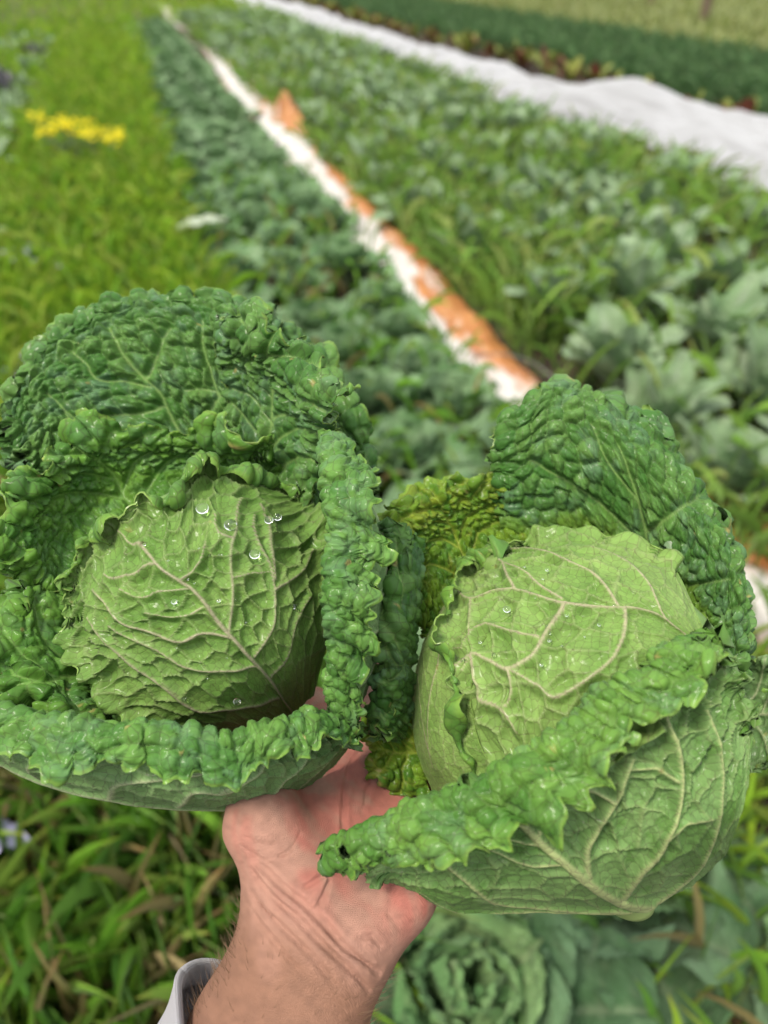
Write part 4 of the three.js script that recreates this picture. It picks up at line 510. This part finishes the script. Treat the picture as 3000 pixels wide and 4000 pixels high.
    let ca = mix3(mix3(K.ad[0], K.ad[1], clamp(mt + 0.9 * (a[2] - 0.5))), K.gl, 0.5 * sstep(0.45, 0.9, b[2] * 0.5 + 0.5 * clamp(0.5 + fbm(x * 0.8 + 9, y * 0.8, seed + 15)))), cb = mix3(K.ab[0], K.ab[1], mt);
    if (o.young) ca = mix3([0.11, 0.22, 0.022], ca, sstep(o.young * 0.55, o.young * 1.2, v + 0.16 * fbm(x * 0.9, y * 0.9, seed + 21)));                 // pale tender base of the leaf
    ca = mix3(ca, K.va, Math.max(0.75 * veinM, 0.42 * fine)); cb = mix3(cb, K.vb, Math.max(0.85 * veinM, 0.42 * fine));
    for (const s of spots) { const d = Math.hypot(x - s[0], y - s[1]) + 0.06 * noise2(x * 9, y * 9, seed); const k = 1 - sstep(s[2] * 0.5, s[2], d); if (k > 0) { ca = mix3(ca, [0.36, 0.30, 0.10], 0.7 * k); cb = mix3(cb, [0.24, 0.22, 0.06], 0.5 * k); } }
    if (o.dirt) for (const q of o.dirt) { const d = Math.hypot(x - X(q[0]), y - Y(q[1])), k = (1 - sstep(q[2] * 0.3, q[2], d + q[2] * 0.5 * noise2(x * 7, y * 7, 3))) * (0.45 + 0.55 * sstep(-0.1, 0.3, noise2(x * 14, y * 14, 5))); cb = mix3(cb, [0.06, 0.05, 0.018], 0.8 * k); }
    if (o.kind === 'wet') { const k = sstep(0.16, 0.22, fbm(x * 0.55, y * 0.5, 91) + 0.25 * fbm(x * 2.2, y * 2, 92)); cb = mix3(cb, [0.085, 0.20, 0.035], 0.6 * k * (1 - veinM)); }
    const rim = i >= nv - 1 ? 0.5 : 0; ca = mix3(ca, [0.2, 0.34, 0.05], rim);
    colA.push(ca[0] * gr, ca[1] * gr, ca[2] * gr); colB.push(cb[0] * gr, cb[1] * gr, cb[2] * gr); uvs.push(x / 9, y / 9);
    let k = 1; for (const q of holes) if (Math.hypot(x - (q[0] - 0.5) * W, y - q[1] * full) + 0.05 * noise2(x * 8, y * 8, seed) < q[2]) k = 0; keep.push(k);
  }
  const idx = [], idx2 = [], M = nu + 1, total = M * (nv + 1), s = o.side > 0;
  for (let i = 0; i < nv; i++) for (let j = 0; j < nu; j++) {
    const a = i * M + j, b = a + M; if (!(keep[a] && keep[b] && keep[a + 1] && keep[b + 1])) continue;
    if (s) { idx.push(a, a + 1, b, a + 1, b + 1, b); idx2.push(a, b, a + 1, a + 1, b, b + 1); } else { idx.push(a, b, a + 1, a + 1, b, b + 1); idx2.push(a, a + 1, b, a + 1, b + 1, b); }
  }
  const ga = geo(posA, idx, colA, uvs), gb = geo(posB, idx2, colB, uvs);
  // rim that closes the leaf edge
  const rp = [], rc = [], ri = [], ru = []; const ring = [];
  for (let j = 0; j <= nu; j++) ring.push(j); for (let i = 1; i <= nv; i++) ring.push(i * M + nu); for (let j = nu - 1; j >= 0; j--) ring.push(nv * M + j); for (let i = nv - 1; i >= 0; i--) ring.push(i * M);
  ring.forEach((k, q) => { rp.push(posA[k * 3], posA[k * 3 + 1], posA[k * 3 + 2], posB[k * 3], posB[k * 3 + 1], posB[k * 3 + 2]); for (let z = 0; z < 2; z++) { rc.push(0.2, 0.32, 0.07); ru.push(uvs[k * 2], uvs[k * 2 + 1]); } if (q) ri.push(q * 2 - 2, q * 2, q * 2 - 1, q * 2 - 1, q * 2, q * 2 + 1); });
  const g = mergeGeometries([mergeGeometries([ga, geo(rp, ri, rc, ru)]), gb], true);
  return g;
}
function heldCabbage(D, label) {
  const root = group('savoy_cabbage', D.base), S = 0.01;
  for (const l of D.leaves) { const m = mesh(l.name, heroLeaf(l), leafMats, root); if (l.label) m.userData.label = l.label; }
  // tight heart under the wrapper leaves
  const b = D.ball, g = new THREE.IcosahedronGeometry(1, 40), p = g.attributes.position, col = [];
  for (let i = 0; i < p.count; i++) {
    const q = [p.getX(i), p.getY(i), p.getZ(i)], k = (b.r - 0.9 + 0.12 * fbm(q[0] * 3 + q[1], q[2] * 3 + q[1] * 2, 5)) * S;
    p.setXYZ(i, q[0] * k + b.c[0] * S, q[1] * k + b.c[1] * S, q[2] * k + b.c[2] * S);
    const n = 1 + 0.25 * fbm(q[0] * 5, q[1] * 5 + q[2] * 5, 8); col.push(0.17 * n, 0.30 * n, 0.08 * n);
  }
  g.setAttribute('color', new THREE.Float32BufferAttribute(col, 3)); g.computeVertexNormals();
  mesh('heart', g, leafMats[1], root);
  return top(root, label, 'cabbage');
}
const leftCabbage = heldCabbage(LEFT_CABBAGE, 'savoy cabbage on the left with dark blistered outer leaves spread open');
const rightCabbage = heldCabbage(RIGHT_CABBAGE, 'savoy cabbage on the right with a large pale smooth head');
{ // thick stalk end of the front leaf of the right cabbage
  const A = STALK[0], B = STALK[1], d = unit(sub(B, A)), L = len(sub(B, A)) * 0.01;
  const prof = [[0, L], [0.006, L - 0.0005], [0.0095, L - 0.003], [0.0105, L - 0.008], [0.0095, L * 0.6], [0.006, L * 0.25], [0.002, 0]].map((q) => new THREE.Vector2(...q)).reverse();
  const s = new THREE.LatheGeometry(prof, 30); s.scale(1.15, 1, 0.75);
  s.applyQuaternion(new THREE.Quaternion().setFromUnitVectors(new THREE.Vector3(0, 1, 0), v3(d))); s.translate(A[0] * 0.01, A[1] * 0.01, A[2] * 0.01);
  const m = mesh('stalk', s, new THREE.MeshPhysicalMaterial({ color: new THREE.Color(0.22, 0.31, 0.10), roughness: 0.45, clearcoat: 0.3, clearcoatRoughness: 0.3 }), rightCabbage);
  m.userData.label = 'pale green thick leaf stalk';
}

// ------------------------------------------------------------------ the hand and forearm (one continuous skin), hair and cuff
{
  const root = group('person', HAND.base), S = 0.01;
  const chains = [...HAND.chains, ...HAND.fingers];
  const capsule = (p, a, b) => {
    const ba = [b[0] - a[0], b[1] - a[1], b[2] - a[2]], pa = [p[0] - a[0], p[1] - a[1], p[2] - a[2]], h = clamp(dot(pa, ba) / dot(ba, ba));
    return Math.hypot(pa[0] - ba[0] * h, pa[1] - ba[1] * h, pa[2] - ba[2] * h) - lerp(a[3], b[3], h);
  };
  const smin = (a, b, k) => { const h = Math.max(k - Math.abs(a - b), 0) / k; return Math.min(a, b) - h * h * k * 0.25; };
  const body = (p) => {
    let d = 99;
    HAND.chains.forEach((c, n) => { let e = 99; for (let k = 0; k < c.length - 1; k++) e = smin(e, capsule(p, c[k], c[k + 1]), 0.8); d = smin(d, e, n < 2 ? 3.2 : n < 6 ? 1.5 : 1.3); });
    for (const c of HAND.fingers) { let e = 99; for (let k = 0; k < c.length - 1; k++) e = smin(e, capsule(p, c[k], c[k + 1]), 0.35); d = smin(d, e, 0.55); }
    return d;
  };
  // creases are pressed into the skin: bring each one down onto the surface along the palm's own normal
  const out = unit(sub(HAND.eye, HAND.palm));
  const lines = HAND.creases.map((c) => ({ ...c, p: c.p.map((q) => { let t = 7; for (let k = 0; k < 60; k++) { const d = body(add(q, out, t)); if (d < 0.01) break; t -= d * 0.7; if (t < -8) break; } return add(q, out, t); }) }));
  const field = (p) => {
    let d = body(p);
    if (Math.abs(d) < 0.8) {
      for (const c of lines) { let m = 99, at_ = 0; const nn = c.p.length - 1; for (let k = 0; k < nn; k++) { const e = capsule(p, [...c.p[k], 0], [...c.p[k + 1], 0]); if (e < m) { m = e; const ba = sub(c.p[k + 1], c.p[k]); at_ = (k + clamp(dot(sub(p, c.p[k]), ba) / dot(ba, ba))) / nn; } } if (m < 0.9) d += 1.9 * c.d * Math.pow(Math.max(0, Math.sin(Math.PI * (0.04 + 0.92 * at_))), 0.5) * (0.8 + 0.35 * noise2(at_ * 9, c.w * 50, 3)) * (Math.exp(-Math.pow(m / c.w, 2)) - 0.22 * Math.exp(-Math.pow((m - c.w * 2.6) / (c.w * 1.6), 2))); }
      d += 0.03 * fbm(p[0] * 0.9 + p[1] * 0.6, p[2] * 0.9 - p[1] * 0.7, 5) + 0.010 * fbm(p[0] * 4 + p[1] * 2, p[2] * 4 - p[1] * 3, 6);
    }
    return d;
  };
  // surface nets on a grid that skips empty blocks
  const lo = [99, 99, 99], hi = [-99, -99, -99]; for (const c of chains) for (const j of c) for (let k = 0; k < 3; k++) { lo[k] = Math.min(lo[k], j[k] - j[3] - 0.6); hi[k] = Math.max(hi[k], j[k] + j[3] + 0.6); }
  const h = 0.11, B = 8, dim = [0, 1, 2].map((k) => Math.ceil((hi[k] - lo[k]) / (h * B)) * B + 1), F = new Float32Array(dim[0] * dim[1] * dim[2]).fill(5), at = (i, j, k) => (k * dim[1] + j) * dim[0] + i;
  for (let bk = 0; bk < dim[2] - 1; bk += B) for (let bj = 0; bj < dim[1] - 1; bj += B) for (let bi = 0; bi < dim[0] - 1; bi += B) {
    const m = body([lo[0] + (bi + B / 2) * h, lo[1] + (bj + B / 2) * h, lo[2] + (bk + B / 2) * h]);
    const near = Math.abs(m) < B * h * 0.95 + 0.35;
    for (let k = bk; k <= bk + B; k++) for (let j = bj; j <= bj + B; j++) for (let i = bi; i <= bi + B; i++) { const q = at(i, j, k); if (near) { if (F[q] === 5 || F[q] === -5) F[q] = field([lo[0] + i * h, lo[1] + j * h, lo[2] + k * h]); } else if (F[q] === 5 && m < 0) F[q] = -5; }
  }
  const vid = new Int32Array(F.length).fill(-1), V = [], idx = [];
  const corner = [[0, 0, 0], [1, 0, 0], [0, 1, 0], [1, 1, 0], [0, 0, 1], [1, 0, 1], [0, 1, 1], [1, 1, 1]], edges = [[0, 1], [2, 3], [4, 5], [6, 7], [0, 2], [1, 3], [4, 6], [5, 7], [0, 4], [1, 5], [2, 6], [3, 7]];
  for (let k = 0; k < dim[2] - 1; k++) for (let j = 0; j < dim[1] - 1; j++) for (let i = 0; i < dim[0] - 1; i++) {
    const f = corner.map((c) => F[at(i + c[0], j + c[1], k + c[2])]); let neg = 0; for (const x of f) if (x < 0) neg++; if (neg === 0 || neg === 8) continue;
    let n = 0, s = [0, 0, 0]; for (const [a, b] of edges) if ((f[a] < 0) !== (f[b] < 0)) { const t = f[a] / (f[a] - f[b]); for (let q = 0; q < 3; q++) s[q] += lerp(corner[a][q], corner[b][q], t); n++; }
    vid[at(i, j, k)] = V.length; V.push([lo[0] + (i + s[0] / n) * h, lo[1] + (j + s[1] / n) * h, lo[2] + (k + s[2] / n) * h]);
  }
  const quad = (a, b, c, d, flip) => { if (a < 0 || b < 0 || c < 0 || d < 0) return; if (flip) idx.push(a, c, b, a, d, c); else idx.push(a, b, c, a, c, d); };
  for (let k = 1; k < dim[2] - 1; k++) for (let j = 1; j < dim[1] - 1; j++) for (let i = 1; i < dim[0] - 1; i++) {
    const f0 = F[at(i, j, k)];
    const fx = F[at(i + 1, j, k)]; if ((f0 < 0) !== (fx < 0)) quad(vid[at(i, j - 1, k - 1)], vid[at(i, j, k - 1)], vid[at(i, j, k)], vid[at(i, j - 1, k)], f0 >= 0);
    const fy = F[at(i, j + 1, k)]; if ((f0 < 0) !== (fy < 0)) quad(vid[at(i - 1, j, k - 1)], vid[at(i, j, k - 1)], vid[at(i, j, k)], vid[at(i - 1, j, k)], f0 < 0);
    const fz = F[at(i, j, k + 1)]; if ((f0 < 0) !== (fz < 0)) quad(vid[at(i - 1, j - 1, k)], vid[at(i, j - 1, k)], vid[at(i, j, k)], vid[at(i - 1, j, k)], f0 >= 0);
  }
  const pos = [], col = [], uv = [], axis = unit(sub(HAND.cuffB, HAND.wrist)), acrossV = unit(cross(axis, out));
  for (const p of V) {
    pos.push(p[0] * S, p[1] * S, p[2] * S);
    const w = sub(p, HAND.wrist), along = dot(w, axis), nn = fbm(p[0] * 0.8 + 3, p[1] * 0.8 + p[2] * 0.8, 3), mo = fbm(p[0] * 3.2, p[1] * 3.2 - p[2] * 3, 4);
    let c = mix3([0.355, 0.190, 0.138], [0.225, 0.115, 0.072], sstep(-0.8, 2.2, along + 1.2 * nn));        // palm skin to tanned forearm skin
    c = mix3(c, [0.39, 0.140, 0.105], clamp(0.35 + 1.9 * nn) * (1 - sstep(-2.5, 0.2, along)));              // flushed patches of the palm
    const g = 1 + 0.2 * mo; col.push(c[0] * g, c[1] * g, c[2] * g); uv.push((p[0] + p[1] * 0.4) / 3, (p[2] + p[1] * 0.7) / 3);
  }
  const skinBump = dataTex(512, (u, v) => { const a = cells(u * 46, v * 46, 15, 46), b = cells(u * 110, v * 110, 16, 110); const k = 0.55 * sstep(0, 0.4, a[1] - a[0]) + 0.45 * sstep(0, 0.4, b[1] - b[0]); return [k, k, k]; });
  const skin = new THREE.MeshPhysicalMaterial({ vertexColors: true, roughness: 0.6, bumpMap: skinBump, bumpScale: 0.0003, sheen: 0.15, sheenRoughness: 0.6, sheenColor: new THREE.Color(0.9, 0.5, 0.4), specularIntensity: 0.7 });
  const hm = mesh('hand_and_forearm', geo(pos, idx, col, uv), skin, root); hm.userData.label = 'bare left hand and tanned forearm, palm up';
  // short hairs along the forearm
  {
    const r = rng(8), hp = [], hi_ = []; let tries = 0, made = 0;
    while (made < 900 && tries++ < 30000) {
      const p = V[Math.floor(r() * V.length)], w = sub(p, HAND.wrist), along = dot(w, axis), f = dot(w, out), sd = dot(w, acrossV);
      if (along < 0.8 || along > 8 || f > 1.2 && r() < 0.9) continue;
      const e = 0.05, n = unit([body([p[0] + e, p[1], p[2]]) - body([p[0] - e, p[1], p[2]]), body([p[0], p[1] + e, p[2]]) - body([p[0], p[1] - e, p[2]]), body([p[0], p[1], p[2] + e]) - body([p[0], p[1], p[2] - e])]);
      const L = 0.35 + 0.5 * r(), dir = unit(add(add(n, axis, -0.3 - 0.8 * r()), acrossV, (r() - 0.5) * 1.2)), sideV = unit(cross(dir, out)), b0 = hp.length / 3, w0 = 0.009;
      for (let k = 0; k <= 3; k++) { const t = k / 3, c = add(add(p, dir, L * t), axis, -0.25 * L * t * t), ww = w0 * (1 - t) + 0.0008; for (const s of [-1, 1]) { const q = add(c, sideV, s * ww); hp.push(q[0] * S, q[1] * S, q[2] * S); } }
      for (let k = 0; k < 3; k++) hi_.push(b0 + k * 2, b0 + k * 2 + 1, b0 + k * 2 + 2, b0 + k * 2 + 1, b0 + k * 2 + 3, b0 + k * 2 + 2);
      made++;
    }
    const o = mesh('arm_hair', geo(hp, hi_), new THREE.MeshStandardMaterial({ color: new THREE.Color(0.10, 0.055, 0.025), roughness: 0.6, side: THREE.DoubleSide }), root); o.userData.kind = 'stuff';
  }
  // shirt cuff round the forearm
  {
    const A = HAND.cuffA, Bq = HAND.cuffB, ax = unit(sub(Bq, A)), e1 = unit(cross(ax, out)), e2 = unit(cross(e1, ax)), Lc = len(sub(Bq, A)), p = [], q = [], u = [], n = 72, m = 26;
    const prof = []; prof.push([0.05, 0.93]); for (let k = 0; k <= m - 2; k++) prof.push([Math.pow(k / (m - 2), 1.3) * Lc, 1]); prof.unshift([1.2, 0.93]);
    prof.forEach(([s, rs], i) => {
      for (let j = 0; j <= n; j++) {
        const a = j / n * Math.PI * 2, wob = 1 + 0.05 * Math.sin(a * 2 + 1 + s * 0.3) + 0.035 * noise2(Math.cos(a) * 2 + 5, Math.sin(a) * 2 + s * 0.5, 4) + (s > 0.05 && s < 0.4 ? 0.008 : 0), R1 = 5.15 * rs * wob, R2 = 4.5 * rs * wob;
        const c = add(add(add(A, ax, s - 1.5 * Math.cos(a) + 0.2 * Math.sin(a * 2 + 0.6)), e1, Math.cos(a) * R1), e2, Math.sin(a) * R2 - 0.1); p.push(c[0] * S, c[1] * S, c[2] * S); u.push(j / n * 30, s);
      }
      if (i) for (let j = 0; j < n; j++) { const a = (i - 1) * (n + 1) + j, b = a + n + 1; q.push(a, a + 1, b, a + 1, b + 1, b); }
    });
    const o = mesh('shirt_cuff', geo(p, q, null, u), new THREE.MeshPhysicalMaterial({ color: new THREE.Color(0.82, 0.81, 0.86), roughness: 0.9, sheen: 0.3, bumpMap: fabricBump, bumpScale: 0.0008, side: THREE.DoubleSide }), root); o.userData.label = 'pale white shirt cuff';
  }
  top(root, 'person holding both cabbages on one open palm, pale shirt cuff', 'person');
}
// water drops on the wrapper leaves
{
  const g = new THREE.SphereGeometry(1, 20, 14), m = new THREE.MeshPhysicalMaterial({ color: 0xffffff, transmission: 1, thickness: 0.004, ior: 1.33, roughness: 0.02 });
  for (const [p, r] of DROPS) { const o = mesh('water_drop', g, m); o.position.set(...p); o.scale.set(r * 0.01, r * 0.008, r * 0.01); top(o, p[0] < 0.05 ? 'clear water drop on the front leaf of the left cabbage' : 'clear water drop on the front leaf of the right cabbage', 'water drop', p[0] < 0.05 ? 'drops on the left cabbage' : 'drops on the right cabbage'); }
}
renderer.render(scene, camera);
